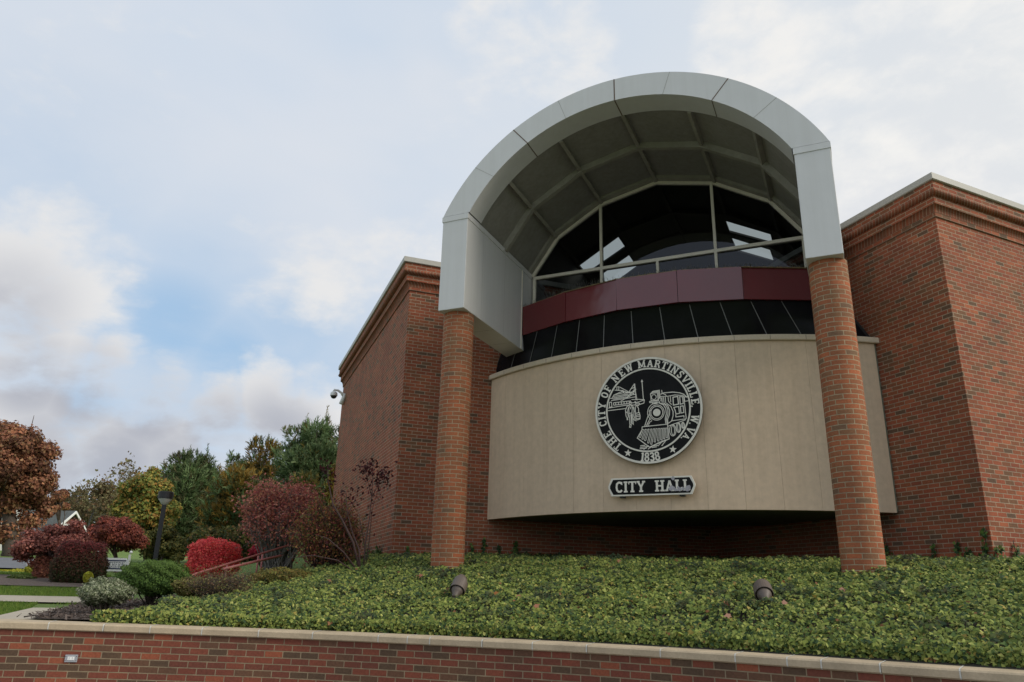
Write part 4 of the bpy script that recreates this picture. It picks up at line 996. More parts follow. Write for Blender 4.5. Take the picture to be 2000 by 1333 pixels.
def tree(name, label, cat, px, py, rx, ry, dist, pal, wts=None, k=26, n=9000, lf=.16, mat='bark', rad=.16, depth=None, rs=(.26, .42), shape='clump', group=None, basepx=None, shell=.5, top_pal=None, low=-.5, toplift=0, extra=None, squash=.8, nlimb=14):
    c, RX, RY = sized(px, py, rx, ry, dist)
    b0 = foot(basepx if basepx else px, dist)
    root = empty(name, tuple(b0), label=label, cat=cat, group=group)
    bl = blobs(c, (RX, depth or RX, RY), k, rs, low)
    if extra: bl += [(at(ex, ey, dist), er*float(np.dot(c, FW))/FPX) for ex, ey, er in extra]
    limbs(root, b0, bl, rad, mat, nlimb=nlimb)
    P, v, i = crown_pts(bl, n, shell, squash)
    col = 1.55*pick(pal, n, .16, wts)*(1+RNG.normal(0, .22, (len(bl), 1)))[i]
    if top_pal is not None:
        h = np.clip((P[:, 2]-c[2])/RY*.5+.35+RNG.normal(0, .15, n), 0, 1)[:, None]; col = col*(1-h)+pick(top_pal, n, .16)*h
    leaves('foliage', 'leaf', P, v+RNG.normal(0, .5, (n, 3))+[0, 0, .25], RNG.uniform(.65, 1.25, n)*lf, np.clip(col, .003, 1), root, shape=shape)
    return root
def conifer(name, label, px, py, rx, ry, dist, pal, wts, k=34, nsh=1500, ln_=.30, rad=.2, group=None, spikes=12, patches=None, extra=None):
    """crown of needle-covered shoots with candles standing out of the top"""
    c, RX, RY = sized(px, py, rx, ry, dist); b0 = foot(px, dist)
    root = empty(name, tuple(b0), label=label, cat='tree', group=group)
    bl = blobs(c, (RX, RX, RY), k, (.28, .42), -.8)
    if extra: bl += [(at(ex, ey, dist), er*float(np.dot(c, FW))/FPX) for ex, ey, er in extra]
    limbs(root, b0, bl, rad, 'bark', trunk_top=(c[0], c[1], c[2]+RY*.55), nlimb=22)
    P, v, i = crown_pts(bl, nsh, .35, .8)
    dr = v*.8+np.array([0, 0, .75]); dr /= np.linalg.norm(dr, axis=1, keepdims=True)
    L = RNG.uniform(.6, 1.3, nsh)*ln_
    # candles: on the highest clumps
    hi = sorted(bl, key=lambda b: -b[0][2])[:spikes]; ex = []
    for b, r in hi:
        for q in range(5):
            o_ = RNG.normal(0, .5, 3)*r; o_[2] = abs(o_[2]); st_ = b+o_; hh = RNG.uniform(.5, 1.25)*r
            for w_ in range(6): ex.append((st_+np.array([0, 0, 1])*hh*w_/6+RNG.normal(0, .02, 3), np.array([RNG.normal(0, .3), RNG.normal(0, .3), 1]), ln_*(1-.08*w_)*.8, len(bl)))
    P = np.vstack([P, [e[0] for e in ex]]); dr = np.vstack([dr, [e[1]/np.linalg.norm(e[1]) for e in ex]]); L = np.concatenate([L, [e[2] for e in ex]]); i = np.concatenate([i, [0]*len(ex)])
    n = len(P); m_ = 7
    rv = RNG.normal(size=(n, m_, 3)); D = dr[:, None, :]*.9+rv*.42; D /= np.linalg.norm(D, axis=2, keepdims=True)
    f = RNG.uniform(0, .7, (n, m_, 1)); Q = P[:, None, :]+dr[:, None, :]*L[:, None, None]*f+D*L[:, None, None]*.3
    tint = (1+RNG.normal(0, .25, (len(bl)+1, 1)))[i]
    col = 1.65*pick(pal, n, .15, wts)*tint
    if patches is not None:
        pm = RNG.random(len(bl)+1) < patches[0]; pmk = pm[i] & (RNG.random(n) < .75); col[pmk] = pick(patches[1], int(pmk.sum()), .2)
    col = np.repeat(np.clip(col, .003, 1)[:, None, :], m_, 1).reshape(-1, 3)
    nr_ = np.cross(D, RNG.normal(size=D.shape)).reshape(-1, 3)
    leaves('foliage', 'needle', Q.reshape(-1, 3), nr_, np.repeat(L*.75, m_)*RNG.uniform(.7, 1.1, n*m_), col, root, shape='blade', aspect=1.5, spin=D.reshape(-1, 3))
    return root
def shrub(name, label, cat, px, py, rx, ry, dist, pal, wts=None, n=6000, lf=.045, box=0, core=.78, corecol='soil', shape='leaf', top_pal=None, bump_=.10, group=None, lowcol=None, depth=None, stretch=0):
    c, RX, RY = sized(px, py, rx, ry, dist); DY = depth or RX
    g = float(G(c[0], c[1])); root = empty(name, (c[0], c[1], g), label=label, cat=cat, group=group)
    v = RNG.normal(size=(n, 3)); v /= np.linalg.norm(v, axis=1, keepdims=True)
    if box: v /= (np.abs(v)**(2+box*4)).sum(1, keepdims=True)**(1/(2+box*4))  # superellipsoid
    lp_ = 1+bump_*(np.sin(v[:, 0]*5+px)+np.sin(v[:, 1]*6+py)+np.sin(v[:, 2]*5+px*2)+.8*np.sin(v[:, 0]*13+v[:, 2]*11))/2.5
    f = RNG.uniform(.80, 1.03, n)*lp_*np.where(RNG.random(n) < .10, RNG.uniform(1, 1.12, n), 1)
    P = c+v*f[:, None]*[RX, DY, RY]; P[:, 2] = np.maximum(P[:, 2], G(P[:, 0], P[:, 1])+.01)
    col = 1.45*pick(pal, n, .16, wts)
    if top_pal is not None:
        h = np.clip(v[:, 2]*1.1+.2+RNG.normal(0, .2, n), 0, 1)[:, None]; col = col*(1-h)+pick(top_pal, n, .16)*h
    leaves('foliage', 'leaf', P, v+RNG.normal(0, .5, (n, 3))+[0, 0, .2], RNG.uniform(.65, 1.3, n)*lf, col, root, shape=shape)
    mb = MB(); rg = random.Random(int(px))
    for q in range(26):
        a = rg.uniform(0, 2*PI); e = np.array([c[0]+RX*.8*math.cos(a)*rg.uniform(.3, 1), c[1]+DY*.8*math.sin(a)*rg.uniform(.3, 1), c[2]+RY*rg.uniform(-.2, .8)])
        s0 = np.array([c[0]+rg.uniform(-.1, .1)*RX, c[1]+rg.uniform(-.1, .1)*DY, g-.05]); mb.tube([s0, s0*.5+e*.5+[0, 0, -.1*RY], e], [.016, .010, .004], 5)
    mb.build('stems', 'stem_red' if corecol == 'stem_red' else 'bark', root)
    return root
RUST = [(.20, .088, .048), (.155, .066, .040), (.24, .11, .056), (.11, .052, .034), (.20, .12, .06)]
oak = tree('oak_tree', 'big rust leaved oak at the far left edge', 'tree', 14, 930, 84, 108, 40, RUST, k=60, n=60000, lf=.135, rad=.35, rs=(.2, .36), shell=.2, extra=[(82, 985, 22), (50, 862, 24), (70, 900, 24), (20, 843, 26), (60, 1020, 26), (-10, 840, 26), (20, 980, 40), (0, 900, 50), (50, 950, 34), (10, 1040, 30), (85, 950, 18), (90, 1000, 18), (30, 880, 34)])
tree('oak_tree', 'small rust tree between the big oak and the bare trees', 'tree', 118, 985, 18, 32, 55, RUST, k=14, n=6000, lf=.14, rad=.12)
def bare(px, top, dist, label, pal, n=900, spread=1.0, hgt=None):
    b0 = foot(px, dist); z1 = at(px, top, dist)[2]; H = z1-b0[2]
    root = empty('bare_tree', tuple(b0), label=label, cat='tree', group='thin nearly bare trees far behind the lawn')
    mb = MB(); tips = []
    def grow(p, d, L, r, lv):
        d = d/np.linalg.norm(d); q = p+d*L*.55+RNG.normal(0, .06, 3)*L; e = q+(d+RNG.normal(0, .14, 3))*L*.5
        mb.tube([p, q, e], [r, r*.8, r*.62], 5 if lv < 2 else 3, cap=False); tips.append(e)
        if lv < 5:
            for j in range(3 if lv < 4 else 2):
                nd = d*.95+RNG.normal(0, .42*spread, 3)+[0, 0, .12]; grow(e if j else q, nd, L*RNG.uniform(.58, .78), r*.55, lv+1)
    grow(b0, np.array([0, 0, 1.]), H*.33, H*.018, 0)
    mb.build('trunk', 'bark_grey', root)
    T_ = np.array(tips); P = T_[RNG.choice(len(T_), n)]+RNG.normal(0, .3, (n, 3))
    leaves('foliage', 'leaf', P, RNG.normal(size=(n, 3)), RNG.uniform(.12, .26, n), pick(pal, n), root, shape='clump')
BP = [(.20, .17, .08), (.15, .12, .06), (.22, .20, .10), (.16, .10, .05)]
for px, tp, dd, lab in ((150, 925, 62, 'bare grey tree with crooked top just right of the rust tree'), (182, 935, 70, 'bare tree above the grey house roof'), (205, 922, 66, 'thin bare tree between the house roof and the yellow trees'),
                        (232, 918, 72, 'tallest bare tree beside the yellow green tree'), (130, 948, 75, 'low bare tree directly behind the grey roof ridge'), (256, 928, 75, 'faint bare tree whose top shows over the yellow green tree')):
    bare(px, tp, dd, lab, BP, n=1700, spread=1.1)
# distant low wood that closes the horizon on the left
def woods(label, pxs, top, dist, pal, n, lf):
    bl = []
    for x in pxs:
        for q in range(7):
            tp_ = top+RNG.uniform(0, 90); c = at(x+RNG.uniform(-14, 14), tp_, dist+RNG.uniform(-6, 6)); bl.append((c, RNG.uniform(1.2, 2.4)))
    P, v, i = crown_pts(bl, n, .3); col = pick(pal, n, .2)*(1+RNG.normal(0, .25, (len(bl), 1)))[i]
    o = leaves('distant_wood', 'leaf', P, v+RNG.normal(0, .5, (n, 3)), RNG.uniform(.25, .5, n), np.clip(col, .004, 1), shape='clump'); tagp(o, label, 'woods', kind='stuff')
woods('low olive and brown woods behind the far house', range(-120, 340, 20), 985, 82, [(.12, .11, .05), (.16, .13, .06), (.10, .09, .05), (.17, .10, .05), (.09, .10, .04)], 14000, .4)
YG = [(.18, .17, .04), (.12, .15, .035), (.24, .20, .045), (.25, .14, .035), (.07, .10, .03)]
tree('deciduous_tree', 'yellow green tree with orange tints left of the dark pine', 'tree', 285, 1000, 60, 78, 34.5, YG, k=44, n=34000, lf=.125, rad=.16, shell=.2, extra=[(300, 925, 16), (245, 955, 16), (285, 940, 18), (315, 950, 20), (235, 990, 18)])
GR = [(.045, .075, .030), (.070, .108, .038), (.095, .135, .055), (.12, .16, .07), (.08, .075, .035)]
conifer('pine_tree', 'dark green pine behind the lamp post', 372, 1000, 72, 108, 37.5, GR, None, nsh=10500, ln_=.28, k=52, patches=(.08, [(.15, .13, .03)]), extra=[(375, 900, 18), (352, 905, 16), (395, 905, 15), (318, 940, 20), (425, 960, 22), (335, 925, 20), (400, 930, 24), (435, 1000, 28)])
conifer('pine_tree', 'pine with orange brown needle patches in the middle of the row', 485, 990, 70, 116, 32, GR, None, nsh=10500, ln_=.26, k=52, patches=(.42, [(.27, .165, .035), (.32, .20, .04), (.20, .14, .035)]), extra=[(520, 880, 20), (500, 875, 16), (545, 890, 18), (455, 905, 12), (420, 1000, 22), (450, 1050, 25), (445, 945, 24), (430, 975, 26), (545, 935, 28), (555, 975, 28), (500, 905, 22)])
conifer('pine_tree', 'open topped green pine closest to the hall', 612, 960, 66, 120, 28, [(.060, .095, .040), (.085, .125, .052), (.11, .155, .07), (.14, .18, .085)], None, nsh=9500, ln_=.24, k=50, patches=(.10, [(.2, .16, .04)]), extra=[(575, 850, 15), (600, 845, 13), (640, 855, 17), (660, 850, 15), (580, 880, 17), (575, 930, 28), (600, 900, 24), (640, 895, 26), (575, 975, 28), (655, 930, 22)])
tree('deciduous_tree', 'small golden tree squeezed between the last pine and the hall', 'tree', 655, 960, 18, 55, 24, [(.22, .17, .03), (.14, .14, .03), (.24, .12, .03)], k=16, n=2600, lf=.14, rad=.07, shell=.3)
# understory behind the shrubs
tree('deciduous_tree', 'shaded green tree under the pines behind the burning bush', 'tree', 440, 1075, 80, 50, 27, [(.035, .05, .02), (.06, .07, .02), (.10, .09, .02), (.12, .08, .03)], k=22, n=14000, lf=.10, rad=.08, shell=.2)
tree('deciduous_tree', 'olive undergrowth tree behind the lamp post', 'tree', 310, 1070, 60, 42, 33, [(.08, .08, .025), (.05, .06, .02), (.13, .11, .03)], k=18, n=12000, lf=.11, rad=.08, shell=.2)
# red trees round the lawn island
RED = [(.21, .055, .038), (.15, .042, .034), (.26, .080, .050), (.19, .065, .048), (.11, .036, .030)]
MAU = [(.19, .068, .055), (.14, .056, .050), (.24, .10, .075), (.18, .055, .040)]
tree('ornamental_tree', 'loose dull red spreading tree left of the clipped dark hedge ball', 'tree', 106, 1070, 72, 50, 24, MAU, k=54, n=26000, lf=.062, mat='stem_red', rad=.09, basepx=90, shell=.25, rs=(.2, .34), low=-.75)
tree('ornamental_tree', 'dense crimson umbrella tree above the white sign', 'tree', 225, 1050, 58, 38, 28, RED, k=40, n=28000, lf=.068, mat='stem_red', rad=.08, basepx=226, shell=.35, low=-.6)
shrub('clipped_hedge', 'rusty trunk-like vine covered stump under the dull red tree', 'shrub', 86, 1116, 17, 24, 23.6, [(.15, .052, .035), (.11, .04, .03), (.17, .07, .04)], n=2600, lf=.08, box=.6)
shrub('clipped_hedge', 'round clipped dark hedge ball with a red top', 'hedge', 155, 1106, 45, 42, 22, [(.030, .042, .016), (.045, .042, .018), (.070, .034, .022)], n=26000, lf=.045, box=.5, top_pal=[(.20, .040, .038), (.14, .032, .030), (.08, .035, .025)])
YS = [(.30, .29, .03), (.22, .24, .03), (.36, .32, .05)]
for x, y, rx, ry, dd, lab in ((63, 1114, 12, 10, 26, 'round yellow shrub nearest the rusty stump'), (36, 1120, 16, 7, 27, 'low wide yellow shrub in the middle of the three'), (9, 1124, 14, 7, 27, 'yellow shrub at the left edge of the lawn island'), (172, 1128, 8, 9, 20.5, 'tiny yellow shrub in front of the hedge ball')):
    shrub('yellow_shrub', lab, 'shrub', x, y, rx, ry, dd, YS, n=1500, lf=.06, group='small yellow shrubs on the lawn island')
shrub('low_shrub', 'low dark green plant in the mulch left of the rusty stump', 'shrub', 40, 1132, 26, 8, 23, [(.05, .075, .02), (.07, .09, .025)], n=1600, lf=.06)
# bed beside the steps
shrub('burning_bush', 'bright crimson round burning bush above the handrail', 'shrub', 417, 1092, 47, 34, 18.0, [(.58, .065, .070), (.44, .045, .055), (.68, .11, .10), (.54, .12, .09)], n=24000, lf=.042, box=.25, depth=.5)
shrub('burning_bush', 'crimson bush glimpsed between the handrail and the purple bush', 'shrub', 520, 1078, 30, 16, 18.5, [(.36, .030, .048), (.26, .025, .040)], n=6500, lf=.055)
shrub('juniper_shrub', 'wide flat topped dark green juniper behind the variegated shrub', 'shrub', 303, 1131, 66, 29, 13.6, [(.055, .10, .022), (.075, .125, .028), (.035, .065, .018)], n=30000, lf=.032, shape='leaf', bump_=.16, box=.2, top_pal=[(.10, .165, .035), (.12, .185, .042)], depth=.6)
shrub('variegated_shrub', 'small pale variegated shrub at the left end of the ivy', 'shrub', 205, 1157, 45, 24, 11.3, [(.22, .235, .15), (.13, .155, .085), (.30, .31, .21), (.07, .09, .04)], n=11000, lf=.030, bump_=.22)
shrub('juniper_shrub', 'low golden olive juniper below the handrail', 'shrub', 555, 1136, 72, 22, 13.2, [(.12, .12, .028), (.16, .13, .032), (.09, .085, .025), (.15, .10, .03)], n=9000, lf=.042, bump_=.18, depth=.7)
shrub('juniper_shrub', 'olive mound at the foot of the brown twiggy bush', 'shrub', 380, 1146, 40, 16, 12.6, [(.14, .13, .035), (.11, .09, .03), (.17, .15, .05)], n=4200, lf=.04, bump_=.15)
def twiggy(name, label, px, py, rx, ry, dist, pal, nst, nl, lf, mat='stem_red', spread=1.0, cat='shrub', up=.6, wts=None, r0=.012, leafup=0.0):
    c, RX, RY = sized(px, py, rx, ry, dist); g = float(G(c[0], c[1])); root = empty(name, (c[0], c[1], g), label=label, cat=cat)
    mb = MB(); tips = []
    top = c[2]+RY; 
    for q in range(nst):
        a = RNG.uniform(0, 2*PI); st_ = np.array([c[0]+RNG.normal(0, .12)*RX, c[1]+RNG.normal(0, .12)*RX, g-.05]); rr2 = RNG.uniform(.2, 1)**.7
        en = np.array([c[0]+RX*rr2*math.cos(a)*spread, c[1]+RX*.8*rr2*math.sin(a)*spread, c[2]+RY*RNG.uniform(-.35, 1)*math.sqrt(max(.05, 1-rr2**2*.75))])
        m1 = (st_+en)/2+np.array([RNG.normal(0, .07)*RX, RNG.normal(0, .07)*RX, RNG.uniform(0, .2)*RY*up])
        mb.tube([st_, m1, en], [r0, r0*.65, r0*.2], 5, cap=False); tips += [en, (m1+en)/2, m1*.25+en*.75]
        for w_ in range(4):
            f = RNG.uniform(.3, .95); p = m1+(en-m1)*f; e2 = p+RNG.normal(0, .16, 3)*(RX+RY)/2+[0, 0, .06*RY]; mb.tube([p, (p+e2)/2+RNG.normal(0, .01, 3), e2], [r0*.35, r0*.25, r0*.1], 3, cap=False); tips += [e2, (p+e2)/2]
    mb.build('stems', mat, root)
    T_ = np.array(tips); h = (T_[:, 2]-g); wt = (h-h.min()+.1)**leafup; wt /= wt.sum()
    P = T_[RNG.choice(len(T_), nl, p=wt)]+RNG.normal(0, .07, (nl, 3)); P[:, 2] = np.maximum(P[:, 2], g+.05)
    leaves('foliage', 'leaf', P, RNG.normal(size=(nl, 3))+[0, 0, .4], RNG.uniform(.6, 1.3, nl)*lf, pick(pal, nl, .18, wts), root, shape='leaf', aspect=.9)
    return root
twiggy('purple_bush', 'tall grey twigged bush with a dusky red crown behind the handrail', 552, 1025, 76, 86, 16.5, [(.50, .15, .12), (.60, .24, .18), (.36, .12, .11), (.56, .27, .16)], 280, 14000, .060, mat='bark_grey', r0=.014, leafup=1.5)
twiggy('reddish_bush', 'rounded bush of mixed russet, plum and green leaves next to the hall', 640, 1062, 68, 86, 14.2, [(.34, .10, .075), (.25, .080, .060), (.42, .17, .07), (.17, .18, .055), (.3, .21, .06), (.12, .08, .05)], 230, 15000, .046, r0=.012, leafup=.2)
twiggy('brown_twig_shrub', 'low arching brown twiggy shrub in front of the golden juniper', 430, 1140, 66, 26, 12.0, [(.24, .17, .08), (.18, .10, .06), (.2, .2, .07)], 240, 2600, .030, mat='bark', r0=.006, up=1.6)
# thin leaning shrub in front of the side wall
def stemmy():
    root = empty('bare_stemmed_shrub', tuple(foot(702, 12.9)), label='sparse shrub of long dark stems with a few plum leaves against the side wall', cat='shrub')
    D = 13.0; mb = MB(); lv = []
    def pth(pts, r, twigs=True):
        P = [at(x, y, D+dz) for x, y, dz in pts]; P = [P[0]-np.array([0, 0, .1])]+P[1:]; mb.tube(P, [r*(1-.75*i/(len(P)-1)) for i in range(len(P))], 6)
        for a, b_ in zip(P[1:-1], P[2:]): lv.extend([a*(1-f)+b_*f for f in np.linspace(0, 1, 4)])
        lv.append(P[-1]); return P
    for pts, r in (([(706, 1112, 0), (690, 1060, 0), (668, 1015, 0), (650, 985, .1), (641, 940, .2), (640, 912, .2)], .022), ([(704, 1112, 0), (702, 1075, 0), (688, 1040, .1), (678, 1000, .1), (676, 960, .1)], .018),
                   ([(710, 1110, 0), (714, 1060, 0), (722, 1010, 0), (727, 960, 0), (729, 906, 0)], .014), ([(713, 1108, .1), (722, 1050, .1), (726, 1000, .1), (744, 935, .1)], .010), ([(706, 1112, 0), (672, 1080, -.1), (640, 1052, -.1), (615, 1045, -.1)], .016),
                   ([(700, 1110, 0), (660, 1095, -.2), (610, 1085, -.3), (560, 1092, -.3)], .013), ([(668, 1015, 0), (690, 985, 0), (700, 958, 0)], .008), ([(727, 960, 0), (716, 932, 0), (711, 912, 0)], .006), ([(727, 960, 0), (742, 940, 0), (750, 925, 0)], .006), ([(714, 1060, 0), (702, 1010, 0), (694, 975, 0)], .007)):
        pth(pts, r)
    mb.build('stems', 'stem_red', root, smooth=True)
    L = np.array(lv); h = L[:, 2]; wt = np.clip(h-1.2, .05, 3)**1.2; wt /= wt.sum(); n = 420
    P = L[RNG.choice(len(L), n, p=wt)]+RNG.normal(0, .07, (n, 3))
    leaves('foliage', 'leaf', P, RNG.normal(size=(n, 3)), RNG.uniform(.045, .085, n), pick([(.060, .018, .022), (.085, .022, .024), (.045, .018, .018)], n), root, shape='leaf', aspect=.9)
stemmy()
# ------------------------------------------------------------------ lawn island, paths, road
def dq(name, mat, pix, lift, d0=6):
    return drape(name, mat, [hit(x, y, d0) for x, y in pix], lift)
a_, b_, c_, d_ = (hit(-260, 1172, 9), hit(260, 1175, 9), hit(260, 1165, 9), hit(-260, 1160, 9))
drape('sidewalk', 'concrete', [a_, b_, c_, d_], .03)
drape('road', 'asphalt', [foot(-320, 28), foot(170, 28), foot(150, 37), foot(-320, 37)], .05)
drape('mulch_island', 'mulch', [foot(-30, 20.3), foot(215, 20.0), foot(235, 24.5), foot(-20, 24.5)], .03)
p = [at(-80, 1200, 10.35), at(70, 1200, 11.6), at(230, 1200, 11.4), at(190, 1200, 10.2)]
CQ = [onz(-30, 1207.5, -.425), onz(120, 1209.5, -.43), onz(185, 1187, -.425), onz(75, 1184, -.425)]
mb = MB(); mb.prism([np.array([q[0], q[1], -.60]) for q in CQ], (0, 0, .172)); mb.build('concrete_corner', 'concrete', weld=True, bevel=.01)['kind'] = 'structure'
MQ = [onz(58, 1209, -.42), onz(290, 1219, -.445), onz(340, 1187, -.42), onz(150, 1185, -.42)]
drape('mulch', 'mulch', MQ, .010, zmin=-.425)
# bark chips on the near mulch
n = 5200; u, v = RNG.random(n), RNG.random(n); A_, B_, C_2, D_ = [q[:2] for q in MQ]
q = (A_*(1-u)[:, None]+B_*u[:, None])*(1-v)[:, None]+(D_*(1-u)[:, None]+C_2*u[:, None])*v[:, None]; q = q+RNG.normal(0, .06, q.shape)
ch = leaves('bark_chips', 'leaf', np.column_stack([q, np.maximum(G(q[:, 0], q[:, 1]), -.425)+.02+RNG.random(n)*.03]), RNG.normal(0, .5, (n, 3))+[0, 0, 1], RNG.uniform(.03, .085, n), pick([(.13, .10, .085), (.19, .15, .13), (.08, .06, .05)], n), shape='blade', aspect=3)
tagp(ch, 'grey brown bark chips at the left end of the ivy', 'mulch', kind='stuff')
rk = MB(); p = hit(193, 1178, 9); rk.lathe([(0, -.02), (.05, -.01), (.06, .03), (.035, .065), (0, .075)], 9, lambda q: np.array(p)+[0, 0, .03]+q*[1.2, .9, 1])
tagp(rk.build('rock', 'stone_rock', smooth=True), 'small pale rock at the foot of the variegated shrub', 'rock')
# grass blades near the camera-side lawn edge
n = 60000; az = np.radians(RNG.uniform(-17, -6, n)); dd = RNG.uniform(11.6, 26, n); xx, yy = np.sin(az)*dd, np.cos(az)*dd
hz = np.degrees(np.arctan2(xx, yy)); keep = ~((dd > 20) & (dd < 24.6) & (hz > -13) & (hz < -5.5))
wk = [toST(*w_[:2]) for w_ in (a_, d_)]
def inq(x, y, Q):
    r_ = np.ones(len(x), bool); sgn = None
    for i in range(4):
        p_, q_ = Q[i], Q[(i+1) % 4]; cr = (q_[0]-p_[0])*(y-p_[1])-(q_[1]-p_[1])*(x-p_[0])
        ref = (q_[0]-p_[0])*(Q[(i+2) % 4][1]-p_[1])-(q_[1]-p_[1])*(Q[(i+2) % 4][0]-p_[0]); r_ &= (cr*ref > 0)
    return r_
for Q in ([a_, b_, c_, d_], CQ, MQ): keep &= ~inq(xx, yy, Q)
xx, yy, dd = xx[keep], yy[keep], dd[keep]; n = len(xx)
gt = leaves('grass', 'leaf', np.column_stack([xx, yy, G(xx, yy)+.015]), RNG.normal(size=(n, 3))*[1, 1, .25], RNG.uniform(.04, .075, n), pick([(.12, .205, .032), (.155, .24, .04), (.20, .25, .055), (.09, .16, .028)], n, .12), shape='blade', aspect=1.6, spin=np.column_stack([RNG.normal(0, .35, n), RNG.normal(0, .35, n), np.ones(n)]))
tagp(gt, 'mown green lawn grass left of the hall', 'grass', kind='stuff')
# ================================================================== STREET FURNITURE AND HOUSES
# lamp post
D = 19.5; b0 = foot(297, D); top = at(311, 984, D); H = top[2]-b0[2]; kx = D/1466*1.0
lp_ = empty('lamp_post', tuple(b0), label='black square lamp post with a drum shaped head in front of the pines', cat='lamp post')
cx, cy = b0[0], b0[1]
off = at(311, 984, D)[:2]-b0[:2]
px_ = b0+np.array([off[0]*1.0, off[1]*1.0, 0])*0
mb = MB(); mb.box((cx-.048, cy-.048, b0[2]-.1), (cx+.048, cy+.048, top[2])); mb.build('post', 'postblack', lp_, weld=True, bevel=.008)
mb = MB(); mb.lathe([(.055, -.02), (.07, .0), (.15, .105), (.15, .115)], 28, lambda q: np.array([cx, cy, top[2]])+q); mb.build('lamp_lens', 'lens', lp_, smooth=True)
mb = MB(); mb.lathe([(0, .115), (.162, .115), (.167, .12), (.167, .265), (.16, .275), (0, .277)], 28, lambda q: np.array([cx, cy, top[2]])+q); mb.build('lamp_hood', 'postblack', lp_, smooth=False)
mb = MB(); mb.lathe([(0, 0), (.11, 0), (.11, .06), (.06, .09), (0, .09)], 16, lambda q: b0+q); mb.build('base_plate', 'postblack', lp_)
# handrails of the side steps
hr = empty('handrail', tuple(foot(372, 13.8)), label='faded red double handrail climbing beside the steps to the hall', cat='handrail')
P1 = [at(371, 1127, 13.8), at(383, 1121, 14.0), at(562, 1066, 15.9)]
P2 = [at(436, 1112, 13.9), at(548, 1086, 15.6)]
mb = MB(); mb.tube(P1, .019, 8); mb.build('top_rail', 'rail', hr, smooth=True)
mb = MB(); mb.tube(P2, .024, 8); mb.build('near_rail', 'rail', hr, smooth=True)
for x, y0, y1, dd in ((373, 1127, 1150, 13.85), (380, 1123, 1150, 13.95), (444, 1102, 1128, 15.0), (505, 1084, 1112, 15.4), (513, 1082, 1110, 15.7)):
    a = at(x, y0, dd); b_ = np.array([a[0], a[1], float(G(a[0], a[1]))-.05]); mb = MB(); mb.tube([a, b_], .017, 8); mb.build('rail_post', 'rail', hr, smooth=True)
# shop sign across the lawn
D = 25.2; c = at(219, 1103, D); e1 = np.array([CR[0], CR[1], 0]); e1 /= np.linalg.norm(e1); up = np.array([0, 0, 1.]); fw = np.cross(e1, up); fw = -fw if np.dot(fw, c) > 0 else fw
k = float(np.dot(c, FW))/FPX; w_, h_s = 29*k, 12.5*k
g0_ = float(G(c[0], c[1]))
sn = empty('lawn_sign', (c[0], c[1], g0_), label='white lawn sign with navy lettering NORTHERN between two navy bars, right of the hedge ball', cat='sign')
def sfn2(x, y, z): return c+e1*x+up*y+fw*z
nt_ = .035
oct_ = [(-w_+nt_*2, -h_s), (w_-nt_*2, -h_s), (w_, -h_s+nt_*2), (w_, h_s-nt_*2), (w_-nt_*2, h_s), (-w_+nt_*2, h_s), (-w_, h_s-nt_*2), (-w_, -h_s+nt_*2)]
mb = MB(); mb.prism([sfn2(x, y, -.04) for x, y in oct_], fw*.04); mb.build('sign_board', 'white', sn, weld=True)
for y in (h_s*.60, -h_s*.60): mb = MB(); mb.box((-w_*.93, y-.016, .003), (w_*.90, y+.016, .006), sfn2); mb.build('navy_bar', 'navy', sn)
hs = h_s*.80; wsum = sum(GL[q][0]*hs*.66+.012 for q in 'NORTHERN'); x = -wsum/2
for q in 'NORTHERN':
    wq = GL[q][0]*hs*.66; mb = MB(); letter(mb, q, lambda a, b_, z, xx=x+wq/2: sfn2(xx+a*.66, b_, z), hs, .005, .5); mb.build('letter', 'navy', sn); x += wq+.012
for sx in (-1, 1):
    mb = MB(); mb.box((sx*(w_+.03)-.022, g0_-c[2]-.1, -.05), (sx*(w_+.03)+.022, h_s+.10, .02), sfn2); mb.build('sign_post', 'white', sn, weld=True)
    mb = MB(); mb.lathe([(0, 0), (.035, .01), (.045, .045), (.03, .08), (0, .09)], 10, lambda q, sx=sx: sfn2(sx*(w_+.05), h_s+.12, -.015)+q); mb.build('finial', 'white', sn, smooth=True)
